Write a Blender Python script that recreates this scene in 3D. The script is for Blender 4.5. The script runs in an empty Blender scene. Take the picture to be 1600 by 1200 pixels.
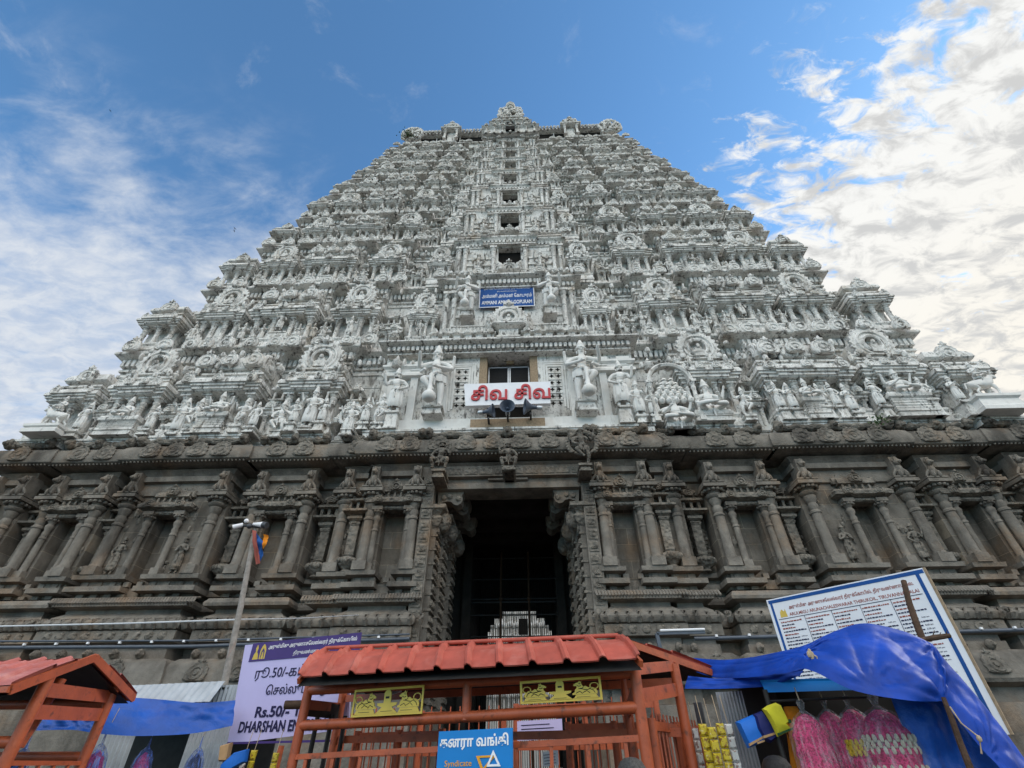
import bpy, bmesh, math, random
from mathutils import Vector, Matrix
random.seed(7)
sc = bpy.context.scene
COL = sc.collection
R = math.radians
# ------------------------------------------------------------------ camera
CAMX, CAMZ, F = 0.766, 1.6, 745.0
yaw, pitch, roll = R(-1.918), R(38.5), R(-0.283)
_Rv = Vector((math.cos(yaw), -math.sin(yaw), 0))
_H = Vector((math.sin(yaw), math.cos(yaw), 0))
_F = _H * math.cos(pitch) + Vector((0, 0, math.sin(pitch)))
_U = -_H * math.sin(pitch) + Vector((0, 0, math.cos(pitch)))
_R2 = _Rv * math.cos(roll) + _U * math.sin(roll)
_U2 = _U * math.cos(roll) - _Rv * math.sin(roll)
cam_d = bpy.data.cameras.new("camera")
cam = bpy.data.objects.new("camera", cam_d)
COL.objects.link(cam)
cam_d.sensor_width = 36.0
cam_d.lens = F / 1600 * 36
cam_d.clip_start, cam_d.clip_end = 0.05, 3000
M = Matrix((_R2, _U2, -_F)).transposed().to_4x4()
M.translation = Vector((CAMX, 0, CAMZ))
cam.matrix_world = M
sc.camera = cam

def at(px, py, Y):
    """point on the vertical plane y = Y seen at a pixel of the 1600 x 1200 photograph"""
    d = _F * F + _R2 * (px - 800) - _U2 * (py - 600)
    return Vector((CAMX, 0, CAMZ)) + d * (Y / d.y)

# ------------------------------------------------------------------ world, sun, exposure
SUN_EL, SUN_AZ = R(33), R(72)          # azimuth from +Y (behind the tower) towards +X
w = bpy.data.worlds.new("World"); sc.world = w; w.use_nodes = True
nt = w.node_tree; nt.nodes.clear()
def wn(t, **k):
    n = nt.nodes.new(t)
    for a, b in k.items(): setattr(n, a, b)
    return n
def wl(a, b): nt.links.new(a, b)
def wmath(op, a, b=None, c=None, clamp=False):
    n = wn("ShaderNodeMath", operation=op, use_clamp=clamp)
    for i, v in enumerate((a, b, c)):
        if v is None: continue
        if isinstance(v, (int, float)): n.inputs[i].default_value = v
        else: wl(v, n.inputs[i])
    return n.outputs[0]
sky = wn("ShaderNodeTexSky", sky_type="NISHITA", sun_disc=False)
sky.sun_elevation = SUN_EL; sky.sun_rotation = SUN_AZ
sky.air_density, sky.dust_density, sky.ozone_density = 1.0, 0.25, 2.5
tc = wn("ShaderNodeTexCoord")
sep = wn("ShaderNodeSeparateXYZ"); wl(tc.outputs["Generated"], sep.inputs[0])
dx, dy, dz = sep.outputs
zz = wmath("MAXIMUM", wmath("ADD", dz, 0.12), 0.02)
u_ = wmath("DIVIDE", dx, zz); v_ = wmath("DIVIDE", dy, zz)
uv = wn("ShaderNodeCombineXYZ"); wl(u_, uv.inputs[0]); wl(v_, uv.inputs[1])
def noise(vec, scale, detail, rough, dist=0.0, rot=0.0, sx=1, sy=1, off=(0, 0, 0)):
    mp = wn("ShaderNodeMapping"); wl(vec, mp.inputs[0])
    mp.inputs["Rotation"].default_value = (0, 0, rot); mp.inputs["Scale"].default_value = (sx, sy, 1); mp.inputs["Location"].default_value = off
    n = wn("ShaderNodeTexNoise"); wl(mp.outputs[0], n.inputs["Vector"])
    n.inputs["Scale"].default_value = scale; n.inputs["Detail"].default_value = detail
    n.inputs["Roughness"].default_value = rough; n.inputs["Distortion"].default_value = dist
    return n.outputs["Fac"]
def ramp(x, a, b):
    n = wn("ShaderNodeMapRange", clamp=True, interpolation_type="SMOOTHSTEP")
    n.inputs[1].default_value, n.inputs[2].default_value = a, b
    if isinstance(x, (int, float)): n.inputs[0].default_value = x
    else: wl(x, n.inputs[0])
    return n.outputs[0]
#CLOUDS
lp = wn("ShaderNodeBackground"); lp.inputs["Strength"].default_value = 0.1
# right-hand bank of broken bright cloud, left-hand thin streaky veil, unseen bright cloud added behind the viewer to light the facade
nA = noise(uv.outputs[0], 17.0, 9, 0.63, 0.6, rot=-0.75, sx=0.8, sy=1.5)
nA2 = noise(uv.outputs[0], 3.0, 5, 0.55, 0.3, off=(3.1, 1.2, 0))
nB = noise(uv.outputs[0], 8.5, 9, 0.62, 0.3, rot=0.75, sx=0.75, sy=1.4, off=(7, 3, 0))
nB2 = noise(uv.outputs[0], 1.9, 5, 0.5, 0.3, off=(1.7, 8.3, 0))
nS = noise(uv.outputs[0], 15.0, 8, 0.62, 0.5, rot=-0.6, sx=0.8, sy=1.4, off=(11, 5, 0))
gr = wmath("ADD", u_, wmath("MULTIPLY", v_, 0.7))
covR = ramp(gr, 0.40, 1.38)
covL = ramp(wmath("ADD", wmath("MULTIPLY", u_, -0.62), wmath("MULTIPLY", v_, 1.1)), 0.42, 1.6)
back = ramp(v_, 0.05, -0.6)
dR = ramp(wmath("ADD", wmath("ADD", wmath("MULTIPLY", nA, 1.05), wmath("MULTIPLY", nA2, 0.42)), wmath("MULTIPLY", covR, 0.46)), 0.83, 1.05)
dR = wmath("MULTIPLY", dR, ramp(covR, 0.0, 0.22))
dL = ramp(wmath("ADD", wmath("ADD", nB, wmath("MULTIPLY", nB2, 0.55)), wmath("MULTIPLY", covL, 0.62)), 0.80, 1.42)
dL = wmath("MULTIPLY", dL, ramp(covL, 0.0, 0.3))
nC = noise(uv.outputs[0], 5.0, 8, 0.65, 0.4, off=(4.4, 9.1, 0))
dC = wmath("MULTIPLY", ramp(nC, 0.57, 0.80), 0.40)
fill_cloud = wmath("MULTIPLY", wmath("MULTIPLY", ramp(wmath("ADD", nB, nB2), 0.70, 1.05), back), ramp(dz, 0.22, 0.45))
def mixc(f, a, b):
    n = wn("ShaderNodeMix", data_type="RGBA"); wl(f, n.inputs[0])
    for i, v in ((6, a), (7, b)):
        if isinstance(v, tuple): n.inputs[i].default_value = v
        else: wl(v, n.inputs[i])
    return n.outputs[2]
warm = mixc(ramp(gr, 0.7, 1.9), (5.1, 5.15, 5.1, 1), (5.3, 5.1, 4.65, 1))
shadeR = mixc(ramp(nS, 0.36, 0.58), (3.5, 3.52, 3.5, 1), warm)
shadeL = mixc(ramp(nS, 0.35, 0.65), (2.9, 3.35, 4.1, 1), (3.9, 4.15, 4.5, 1))
tint = wn("ShaderNodeMix", data_type="RGBA", blend_type="MULTIPLY"); tint.inputs[0].default_value = 1
wl(sky.outputs[0], tint.inputs[6]); tint.inputs[7].default_value = (0.80, 1.16, 1.28, 1)
c = mixc(fill_cloud, tint.outputs[2], (16.5, 15.8, 14.6, 1))
c = mixc(dC, c, (3.9, 4.1, 4.5, 1))
c = mixc(dL, c, shadeL)
c = mixc(dR, c, shadeR)
wl(c, lp.inputs["Color"])
out = wn("ShaderNodeOutputWorld"); wl(lp.outputs[0], out.inputs["Surface"])
sun_d = bpy.data.lights.new("sun", "SUN"); sun_d.energy = 0.7; sun_d.angle = R(12); sun_d.color = (1, 0.95, 0.86)
sun = bpy.data.objects.new("sun", sun_d); COL.objects.link(sun)
sdir = Vector((math.sin(SUN_AZ) * math.cos(SUN_EL), math.cos(SUN_AZ) * math.cos(SUN_EL), math.sin(SUN_EL)))
sun.rotation_euler = sdir.to_track_quat("Z", "Y").to_euler()
sun.location = sdir * 200
sc.view_settings.view_transform = "Standard"; sc.view_settings.look = "None"
sc.view_settings.gamma = 1.0; sc.view_settings.exposure = 0.9
# ------------------------------------------------------------------ materials
def mat(name, base, rough=0.8, var=0.25, vscale=3.0, bump=0.0, bscale=20.0, metal=0.0, stains=None, spec=0.3, extra=None, bdist=0.02, coat=0.0):
    m = bpy.data.materials.new(name); m.use_nodes = True
    t = m.node_tree; b = t.nodes["Principled BSDF"]
    N = t.nodes.new; L = t.links.new
    b.inputs["Roughness"].default_value = rough; b.inputs["Metallic"].default_value = metal
    b.inputs["Specular IOR Level"].default_value = spec; b.inputs["Coat Weight"].default_value = coat
    g = N("ShaderNodeNewGeometry"); pos = g.outputs["Position"]
    def nz(scale, det=5, ro=0.6, sv=(1, 1, 1)):
        mp = N("ShaderNodeMapping"); L(pos, mp.inputs[0]); mp.inputs["Scale"].default_value = sv
        n = N("ShaderNodeTexNoise"); L(mp.outputs[0], n.inputs["Vector"])
        n.inputs["Scale"].default_value = scale; n.inputs["Detail"].default_value = det; n.inputs["Roughness"].default_value = ro
        return n.outputs["Fac"]
    def rp(x, a, c, hi=1.0):
        n = N("ShaderNodeMapRange"); n.clamp = True; L(x, n.inputs[0])
        n.inputs[1].default_value, n.inputs[2].default_value, n.inputs[4].default_value = a, c, hi
        return n.outputs[0]
    def mx(f, a, c, mode="MIX"):
        n = N("ShaderNodeMix"); n.data_type = "RGBA"; n.blend_type = mode
        if isinstance(f, float): n.inputs[0].default_value = f
        else: L(f, n.inputs[0])
        for i, v in ((6, a), (7, c)):
            if isinstance(v, (tuple, list)): n.inputs[i].default_value = (*v[:3], 1)
            else: L(v, n.inputs[i])
        return n.outputs[2]
    lo = tuple(x * (1 - var) for x in base); hi = tuple(min(0.95, x * (1 + var)) for x in base)
    c = mx(rp(nz(vscale), 0.3, 0.7), lo, hi)
    for (col, scale, a, d, amt, sv) in stains or ():
        c = mx(rp(nz(scale, 6, 0.62, sv), a, d, amt), c, col)
    h = None
    if extra: c, h = extra(t, pos, c, mx, nz, rp)
    L(c, b.inputs["Base Color"])
    if bump or h is not None:
        bn = N("ShaderNodeBump"); bn.inputs["Strength"].default_value = bump or 0.5; bn.inputs["Distance"].default_value = bdist
        s = nz(bscale, 6, 0.65)
        if h is not None:
            a = N("ShaderNodeMath"); a.operation = "ADD"; L(s, a.inputs[0]); L(h, a.inputs[1]); s = a.outputs[0]
        L(s, bn.inputs["Height"]); L(bn.outputs[0], b.inputs["Normal"])
    return m
def blocks(t, pos, c, mx, nz, rp):
    """faint courses and joints of cut stone"""
    mp = t.nodes.new("ShaderNodeMapping"); t.links.new(pos, mp.inputs[0]); mp.inputs["Rotation"].default_value = (R(90), 0, 0)
    br = t.nodes.new("ShaderNodeTexBrick"); t.links.new(mp.outputs[0], br.inputs["Vector"])
    br.inputs["Scale"].default_value = 1.0; br.inputs["Mortar Size"].default_value = 0.013; br.inputs["Mortar Smooth"].default_value = 0.4
    br.inputs["Brick Width"].default_value = 1.3; br.inputs["Row Height"].default_value = 0.62
    br.inputs["Color1"].default_value = (1, 1, 1, 1); br.inputs["Color2"].default_value = (0.60, 0.56, 0.52, 1); br.inputs["Mortar"].default_value = (1.6, 1.5, 1.35, 1)
    c2 = mx(0.75, c, br.outputs["Color"], "MULTIPLY")
    return c2, br.outputs["Fac"]
def carve(t, pos, c, mx, nz, rp):
    """shallow carved ornament"""
    v = t.nodes.new("ShaderNodeTexVoronoi"); t.links.new(pos, v.inputs["Vector"]); v.inputs["Scale"].default_value = 7.0; v.feature = "SMOOTH_F1"
    a = t.nodes.new("ShaderNodeMath"); a.operation = "MULTIPLY"; t.links.new(v.outputs["Distance"], a.inputs[0]); a.inputs[1].default_value = 2.2
    return c, a.outputs[0]
GST = [((0.26, 0.165, 0.095), 0.6, 0.52, 0.70, 0.6, (1, 1, 1)), ((0.040, 0.036, 0.032), 0.8, 0.50, 0.70, 0.8, (1, 1, 0.35)),
       ((0.34, 0.31, 0.27), 2.2, 0.58, 0.75, 0.55, (1, 1, 0.5))]
MT = {}
MT["granite"] = mat("granite", (0.185, 0.168, 0.145), 0.9, 0.35, 1.6, 0.75, 9, stains=GST, bdist=0.05)
MT["granite_wall"] = mat("granite_wall", (0.185, 0.168, 0.145), 0.9, 0.35, 1.6, 0.6, 9, stains=GST, extra=blocks, bdist=0.05)
MT["granite_carved"] = mat("granite_carved", (0.196, 0.178, 0.152), 0.9, 0.35, 2.5, 0.9, 14, stains=GST, extra=carve, bdist=0.06)
MT["granite_shaded"] = mat("granite_shaded", (0.030, 0.027, 0.024), 0.95, 0.35, 2, 0.5, 9)  # granite copy darkened to paint in the shade deep in the passage
WST = [((0.050, 0.046, 0.04), 4.5, 0.555, 0.63, 0.85, (1, 1, 0.32)), ((0.30, 0.285, 0.26), 1.1, 0.50, 0.66, 0.6, (1, 1, 0.55)), ((0.06, 0.055, 0.05), 13, 0.58, 0.66, 0.75, (1, 1, 0.6)), ((0.42, 0.34, 0.25), 0.7, 0.58, 0.70, 0.5, (1, 1, 0.8)), ((0.50, 0.44, 0.36), 1.3, 0.54, 0.72, 0.45, (1, 1, 0.3)), ((0.12, 0.11, 0.10), 2.6, 0.57, 0.72, 0.75, (1, 1, 0.35)),
       ((0.15, 0.14, 0.125), 8.0, 0.57, 0.70, 0.65, (1, 1, 0.5)), ((0.30, 0.16, 0.08), 0.9, 0.70, 0.78, 0.6, (1, 1, 0.6)), ((0.11, 0.10, 0.09), 1.8, 0.58, 0.72, 0.55, (0.7, 0.7, 3.2))]
MT["stucco"] = mat("stucco", (0.70, 0.69, 0.66), 0.85, 0.10, 4, 0.35, 22, stains=WST)
MT["stucco_clean"] = mat("stucco_clean", (0.70, 0.695, 0.67), 0.8, 0.08, 4, 0.25, 22, stains=[((0.50, 0.44, 0.36), 1.3, 0.56, 0.74, 0.35, (1, 1, 0.3)), ((0.16, 0.15, 0.135), 3.5, 0.60, 0.74, 0.6, (1, 1, 0.4))])
MT["shade_black"] = mat("shade_black", (0.010, 0.009, 0.008), 1.0, 0.3, 2)  # near-black colour standing in for the shade inside openings
MT["orange"] = mat("orange_paint", (0.37, 0.080, 0.028), 0.45, 0.2, 5, 0.15, 30, stains=[((0.10, 0.035, 0.02), 9, 0.57, 0.68, 0.75, (1, 1, 1)), ((0.06, 0.03, 0.02), 30, 0.64, 0.70, 0.8, (1, 1, 1)), ((0.45, 0.15, 0.08), 14, 0.60, 0.8, 0.5, (1, 1, 1))], spec=0.5)
MT["tile_red"] = mat("roof_sheet_red", (0.40, 0.082, 0.054), 0.6, 0.2, 4, 0.12, 60, stains=[((0.52, 0.21, 0.17), 3, 0.52, 0.75, 0.55, (1, 1, 1)), ((0.12, 0.04, 0.035), 9, 0.66, 0.8, 0.5, (1, 1, 1))], spec=0.4)
MT["tile_pink"] = mat("roof_sheet_faded", (0.42, 0.13, 0.115), 0.55, 0.16, 4, 0.12, 60, stains=[((0.62, 0.36, 0.33), 3, 0.50, 0.75, 0.6, (1, 1, 1)), ((0.10, 0.05, 0.05), 5, 0.63, 0.68, 0.85, (1, 1, 3))], spec=0.4)
MT["blue_tarp"] = mat("blue_tarpaulin", (0.005, 0.048, 0.33), 0.52, 0.3, 3, 0.15, 14, spec=0.2, bdist=0.02, stains=[((0.008, 0.02, 0.16), 4, 0.56, 0.75, 0.5, (1, 1, 1))])
MT["blue_tarp_light"] = mat("bright_blue_tarpaulin", (0.005, 0.075, 0.38), 0.4, 0.25, 2, 0.4, 7, spec=0.4, bdist=0.05, stains=[((0.01, 0.035, 0.25), 3, 0.55, 0.75, 0.55, (1, 1, 1))])
MT["white_sign"] = mat("white_board", (0.74, 0.76, 0.80), 0.45, 0.05, 2)
MT["lilac"] = mat("lilac_vinyl", (0.50, 0.46, 0.73), 0.5, 0.05, 1.5, 0.1, 3)
MT["violet"] = mat("violet_vinyl", (0.055, 0.030, 0.16), 0.5, 0.1, 1.5)
MT["navy_ink"] = mat("navy_ink", (0.012, 0.010, 0.055), 0.6, 0.1)
MT["white_ink"] = mat("white_ink", (0.80, 0.80, 0.82), 0.6, 0.04)
MT["red_ink"] = mat("red_ink", (0.45, 0.04, 0.05), 0.5, 0.08)
MT["maroon_ink"] = mat("maroon_ink", (0.30, 0.07, 0.05), 0.6, 0.1)
MT["blue_enamel"] = mat("blue_enamel", (0.006, 0.070, 0.27), 0.7, 0.12, 3)
MT["bank_blue"] = mat("bank_blue", (0.010, 0.20, 0.56), 0.4, 0.08, 2)
MT["yellow_ink"] = mat("yellow_ink", (0.70, 0.32, 0.02), 0.5, 0.06)
MT["gold"] = mat("gold_sheet", (0.62, 0.42, 0.07), 0.42, 0.12, 3, metal=0.35, spec=0.5)
MT["dark_metal"] = mat("dark_metal", (0.035, 0.038, 0.045), 0.45, 0.2, 5, spec=0.5)
MT["horn_grey"] = mat("horn_grey", (0.055, 0.075, 0.11), 0.4, 0.15, 5, spec=0.5)
MT["steel"] = mat("galvanised_steel", (0.46, 0.49, 0.52), 0.4, 0.12, 6, metal=0.6)
MT["zinc"] = mat("zinc_sheet", (0.40, 0.43, 0.46), 0.5, 0.15, 4, metal=0.25, stains=[((0.2, 0.19, 0.18), 5, 0.6, 0.78, 0.6, (1, 1, 0.4))])
MT["pipe_blue"] = mat("grey_blue_pipe", (0.07, 0.085, 0.11), 0.4, 0.15, 5, spec=0.5)
MT["wood_pole"] = mat("weathered_wood", (0.27, 0.25, 0.23), 0.85, 0.3, 9, 0.6, 25, stains=[((0.30, 0.10, 0.06), 6, 0.6, 0.75, 0.5, (1, 1, 0.4))])
MT["branch"] = mat("bark", (0.075, 0.045, 0.030), 0.9, 0.4, 12, 0.8, 25)
MT["rust"] = mat("rusty_iron", (0.085, 0.05, 0.032), 0.7, 0.3, 9, metal=0.3)
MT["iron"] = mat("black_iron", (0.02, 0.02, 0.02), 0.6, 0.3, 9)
MT["rope"] = mat("jute_rope", (0.42, 0.33, 0.23), 0.9, 0.2, 20)
MT["white_cable"] = mat("white_cable", (0.6, 0.62, 0.64), 0.5, 0.05)
MT["skin"] = mat("skin", (0.16, 0.085, 0.055), 0.5, 0.08, 8)
MT["hair"] = mat("black_hair", (0.014, 0.013, 0.013), 0.45, 0.4, 40, 0.5, 90)
MT["hair_grey"] = mat("greying_hair", (0.06, 0.058, 0.056), 0.5, 0.6, 70, 0.6, 120)
MT["cloth_white"] = mat("white_cotton", (0.62, 0.61, 0.58), 0.9, 0.08, 6, 0.3, 30)
MT["cloth_dark"] = mat("dark_cotton", (0.04, 0.045, 0.06), 0.9, 0.2, 6, 0.3, 30)
MT["saffron"] = mat("saffron_cloth", (0.62, 0.21, 0.012), 0.85, 0.2, 8, 0.4, 14)
MT["yellow_cloth"] = mat("yellow_cloth", (0.56, 0.52, 0.03), 0.85, 0.12, 6, 0.4, 12)
MT["green_trim"] = mat("dark_green_trim", (0.015, 0.06, 0.02), 0.85, 0.1)
MT["bag_blue"] = mat("blue_nylon", (0.012, 0.14, 0.55), 0.55, 0.12, 5, 0.3, 10)
MT["bag_navy"] = mat("navy_nylon", (0.012, 0.018, 0.12), 0.6, 0.15, 5, 0.3, 10)
MT["tan"] = mat("tan_webbing", (0.42, 0.26, 0.13), 0.8, 0.15, 9)
def packets(t, pos, c, mx, nz, rp):
    """printed sachets: dark and red blotches"""
    v = t.nodes.new("ShaderNodeTexVoronoi"); t.links.new(pos, v.inputs["Vector"]); v.inputs["Scale"].default_value = 26
    c2 = mx(rp(nz(34, 3), 0.54, 0.60, 0.8), c, (0.16, 0.03, 0.01)); c2 = mx(rp(nz(22, 3), 0.62, 0.68, 0.85), c2, (0.6, 0.55, 0.35))
    return c2, None
MT["sachet"] = mat("yellow_sachet", (0.52, 0.40, 0.02), 0.35, 0.15, 9, spec=0.5, extra=packets)
MT["sachet_white"] = mat("white_sachet", (0.58, 0.58, 0.56), 0.3, 0.15, 9, spec=0.5, extra=packets)
def petals(t, pos, c, mx, nz, rp):
    c2 = mx(rp(nz(60, 3), 0.45, 0.65), c, tuple(x * 0.45 for x in (0.55, 0.02, 0.10)))
    return c2, None
MT["pink_flower"] = mat("pink_garland_petals", (0.74, 0.045, 0.20), 0.8, 0.3, 25, 0.9, 60, extra=petals, bdist=0.03)
MT["white_flower"] = mat("white_garland_petals", (0.66, 0.62, 0.50), 0.8, 0.2, 25, 0.9, 70, bdist=0.03)
MT["yellow_flower"] = mat("yellow_garland_petals", (0.72, 0.50, 0.05), 0.8, 0.2, 25, 0.9, 70, bdist=0.03)
def plastic(name, alpha, col):
    m = bpy.data.materials.new(name); m.use_nodes = True
    t = m.node_tree; t.nodes.clear()
    o = t.nodes.new("ShaderNodeOutputMaterial"); mixn = t.nodes.new("ShaderNodeMixShader")
    tr = t.nodes.new("ShaderNodeBsdfTransparent"); p = t.nodes.new("ShaderNodeBsdfPrincipled")
    p.inputs["Base Color"].default_value = (*col, 1); p.inputs["Roughness"].default_value = 0.22
    g = t.nodes.new("ShaderNodeNewGeometry"); mp = t.nodes.new("ShaderNodeMapping"); mp.inputs["Scale"].default_value = (1, 1, 0.18)
    n = t.nodes.new("ShaderNodeTexNoise"); n.inputs["Scale"].default_value = 30; n.inputs["Detail"].default_value = 6
    t.links.new(g.outputs["Position"], mp.inputs[0]); t.links.new(mp.outputs[0], n.inputs["Vector"])
    r = t.nodes.new("ShaderNodeMapRange"); r.inputs[1].default_value, r.inputs[2].default_value = 0.48, 0.70; r.inputs[3].default_value, r.inputs[4].default_value = alpha * 0.35, min(1, alpha * 1.9)
    t.links.new(n.outputs["Fac"], r.inputs[0]); t.links.new(r.outputs[0], mixn.inputs[0])
    bn = t.nodes.new("ShaderNodeBump"); bn.inputs["Strength"].default_value = 0.8; bn.inputs["Distance"].default_value = 0.02
    t.links.new(n.outputs["Fac"], bn.inputs["Height"]); t.links.new(bn.outputs[0], p.inputs["Normal"])
    t.links.new(tr.outputs[0], mixn.inputs[1]); t.links.new(p.outputs[0], mixn.inputs[2]); t.links.new(mixn.outputs[0], o.inputs[0])
    return m
MT["plastic"] = plastic("clear_plastic_bag", 0.15, (0.72, 0.74, 0.78))
MT["plastic_blue"] = plastic("blue_net_bag", 0.6, (0.12, 0.22, 0.6))
MT["leaf"] = mat("leaves", (0.05, 0.09, 0.03), 0.7, 0.3, 8)
MT["asphalt"] = mat("asphalt", (0.075, 0.070, 0.064), 0.9, 0.2, 3, 0.4, 30)
MT["bird"] = mat("bird_feathers", (0.03, 0.03, 0.035), 0.8, 0.2)
MT["glass_dark"] = mat("dark_glass", (0.012, 0.012, 0.013), 0.7, 0.2, 8, spec=0.2)
MT["brown_stone"] = mat("brown_stone", (0.30, 0.225, 0.15), 0.9, 0.25, 14, 0.5, 30)

# ------------------------------------------------------------------ mesh builder
class MB:
    def __init__(s): s.v, s.f, s.m = [], [], []
    def quad(s, ps, mi=0):
        b = len(s.v); s.v += [tuple(p) for p in ps]; s.f.append(tuple(range(b, b + len(ps)))); s.m.append(mi); return s
    def rings(s, rings, mi=0, cap0=True, cap1=True, closed=True):
        b = len(s.v); n = len(rings[0])
        for r in rings: s.v += [tuple(p) for p in r]
        for i in range(len(rings) - 1):
            for j in range(n if closed else n - 1):
                k = (j + 1) % n
                s.f.append((b + i * n + j, b + i * n + k, b + (i + 1) * n + k, b + (i + 1) * n + j)); s.m.append(mi)
        if cap0: s.f.append(tuple(b + j for j in reversed(range(n)))); s.m.append(mi)
        if cap1: s.f.append(tuple(b + (len(rings) - 1) * n + j for j in range(n))); s.m.append(mi)
        return s
    def box(s, x0, x1, y0, y1, z0, z1, mi=0):
        return s.rings([[(x0, y0, z), (x1, y0, z), (x1, y1, z), (x0, y1, z)] for z in (z0, z1)], mi)
    def sweep(s, x0, x1, yf, yb, prof, mi=0, back=False):
        return s.rings([[(x0 - o, yf - o, z), (x1 + o, yf - o, z), (x1 + o, yb + (o if back else 0), z), (x0 - o, yb + (o if back else 0), z)] for o, z in prof], mi)
    def lathe(s, cx, cy, prof, n=10, mi=0, z=0.0, rot=0.0, sy=1.0):
        return s.rings([[(cx + r * math.cos(rot + 2 * math.pi * j / n), cy + sy * r * math.sin(rot + 2 * math.pi * j / n), z + h) for j in range(n)] for r, h in prof], mi)
    def tube(s, pts, r, n=8, mi=0):
        pts = [Vector(p) for p in pts]; rr = r if isinstance(r, (list, tuple)) else [r] * len(pts)
        rg = []
        for i, p in enumerate(pts):
            t = (pts[min(i + 1, len(pts) - 1)] - pts[max(i - 1, 0)]).normalized()
            a = t.cross(Vector((0, 0, 1)))
            if a.length < 0.05: a = t.cross(Vector((0, 1, 0)))
            a.normalize(); b = t.cross(a)
            rg.append([p + (a * math.cos(2 * math.pi * j / n) + b * math.sin(2 * math.pi * j / n)) * rr[i] for j in range(n)])
        return s.rings(rg, mi)
    def bar(s, p, q, wd, ht, mi=0, up=(0, 0, 1)):
        """rectangular bar from p to q; wd across, ht along up"""
        p, q, u = Vector(p), Vector(q), Vector(up); t = (q - p).normalized(); a = t.cross(u).normalized() * wd / 2; b = a.cross(t).normalized() * ht / 2
        return s.rings([[c - a - b, c + a - b, c + a + b, c - a + b] for c in (p, q)], mi)
    def blob(s, c, r, mi=0, n=8, m=5):
        cx, cy, cz = c; rx, ry, rz = r if isinstance(r, (tuple, list)) else (r, r, r)
        return s.rings([[(cx + rx * math.sin(math.pi * i / m) * math.cos(2 * math.pi * j / n), cy + ry * math.sin(math.pi * i / m) * math.sin(2 * math.pi * j / n), cz - rz * math.cos(math.pi * i / m)) for j in range(n)] for i in range(m + 1)], mi, False, False)
    def merge(s, o, M=None, mi=None):
        b = len(s.v)
        s.v += [tuple(M @ Vector(p)) for p in o.v] if M is not None else o.v
        s.f += [tuple(b + i for i in f) for f in o.f]; s.m += o.m if mi is None else [mi] * len(o.f); return s
    def mesh(s, name, mats, angle=38):
        me = bpy.data.meshes.new(name); me.from_pydata(s.v, [], s.f)
        for m in mats: me.materials.append(MT[m])
        if len(mats) > 1: me.polygons.foreach_set("material_index", s.m)
        bm = bmesh.new(); bm.from_mesh(me); bmesh.ops.recalc_face_normals(bm, faces=bm.faces); bm.to_mesh(me); bm.free()
        me.polygons.foreach_set("use_smooth", [True] * len(me.polygons)); me.set_sharp_from_angle(angle=R(angle))
        return me
def T(x, y, z, rz=0, s=(1, 1, 1)):
    return Matrix.Translation((x, y, z)) @ Matrix.Rotation(rz, 4, "Z") @ Matrix.Diagonal((*s, 1))
def tag(o, label=None, cat=None, group=None, kind=None):
    for k, v in (("label", label), ("category", cat), ("group", group), ("kind", kind)):
        if v: o[k] = v
    return o
def link(name, me, parent=None, loc=(0, 0, 0), rot=(0, 0, 0), scale=(1, 1, 1)):
    o = bpy.data.objects.new(name, me); COL.objects.link(o)
    o.location, o.rotation_euler, o.scale = loc, rot, scale
    if parent: o.parent = parent
    return o
def thing(name, loc, label, cat, group=None):
    o = bpy.data.objects.new(name, None); COL.objects.link(o); o.location = loc; o.empty_display_size = 0.2
    return tag(o, label, cat, group)
def part(name, mb, mats, parent, angle=38):
    """a child whose mesh is written in world coordinates"""
    mats = [mats] if isinstance(mats, str) else mats
    o = link(name, mb.mesh(name, mats, angle), parent)
    if parent.type == "EMPTY": o.location = -Vector(parent.location)
    return o
def solo(name, mb, mats, label, cat, group=None, kind=None, angle=38):
    """a one-mesh thing written in world coordinates; its origin goes to its base"""
    mats = [mats] if isinstance(mats, str) else mats
    z0 = min(p[2] for p in mb.v); c = Vector((sum(p[0] for p in mb.v) / len(mb.v), sum(p[1] for p in mb.v) / len(mb.v), z0))
    mb.v = [tuple(Vector(p) - c) for p in mb.v]
    return tag(link(name, mb.mesh(name, mats, angle), None, c), label, cat, group, kind)
DG = bpy.context.evaluated_depsgraph_get
def text_mb(s, size=1.0, extrude=0.01, bold=0.0, align="LEFT", width=None):
    """lettering as geometry in the XZ plane facing -Y, baseline at z=0"""
    cu = bpy.data.curves.new("lettering", "FONT"); cu.body = s; cu.size = size; cu.extrude = extrude; cu.offset = bold; cu.align_x = align
    cu.resolution_u = 3
    o = bpy.data.objects.new("lettering", cu); COL.objects.link(o); bpy.context.view_layer.update()
    me = bpy.data.meshes.new_from_object(o.evaluated_get(DG()))
    mb = MB(); xs = [v.co.x for v in me.vertices] or [0]
    k = 1.0 if width is None else width / max(1e-6, max(xs) - min(xs)); x0 = 0 if width is None else min(xs)
    mb.v = [((v.co.x - x0) * k, -v.co.z, v.co.y) for v in me.vertices]; mb.f = [tuple(p.vertices) for p in me.polygons]; mb.m = [0] * len(mb.f)
    bpy.data.objects.remove(o); bpy.data.curves.remove(cu); bpy.data.meshes.remove(me)
    return mb
def frame_mat(o, xdir, zdir):
    """matrix placing the local XZ plane (facing -Y) at o with given axes"""
    x = Vector(xdir).normalized(); z = Vector(zdir); z = (z - x * z.dot(x)).normalized(); y = z.cross(x)
    m = Matrix((x, y, z)).transposed().to_4x4(); m.translation = Vector(o); return m
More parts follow.
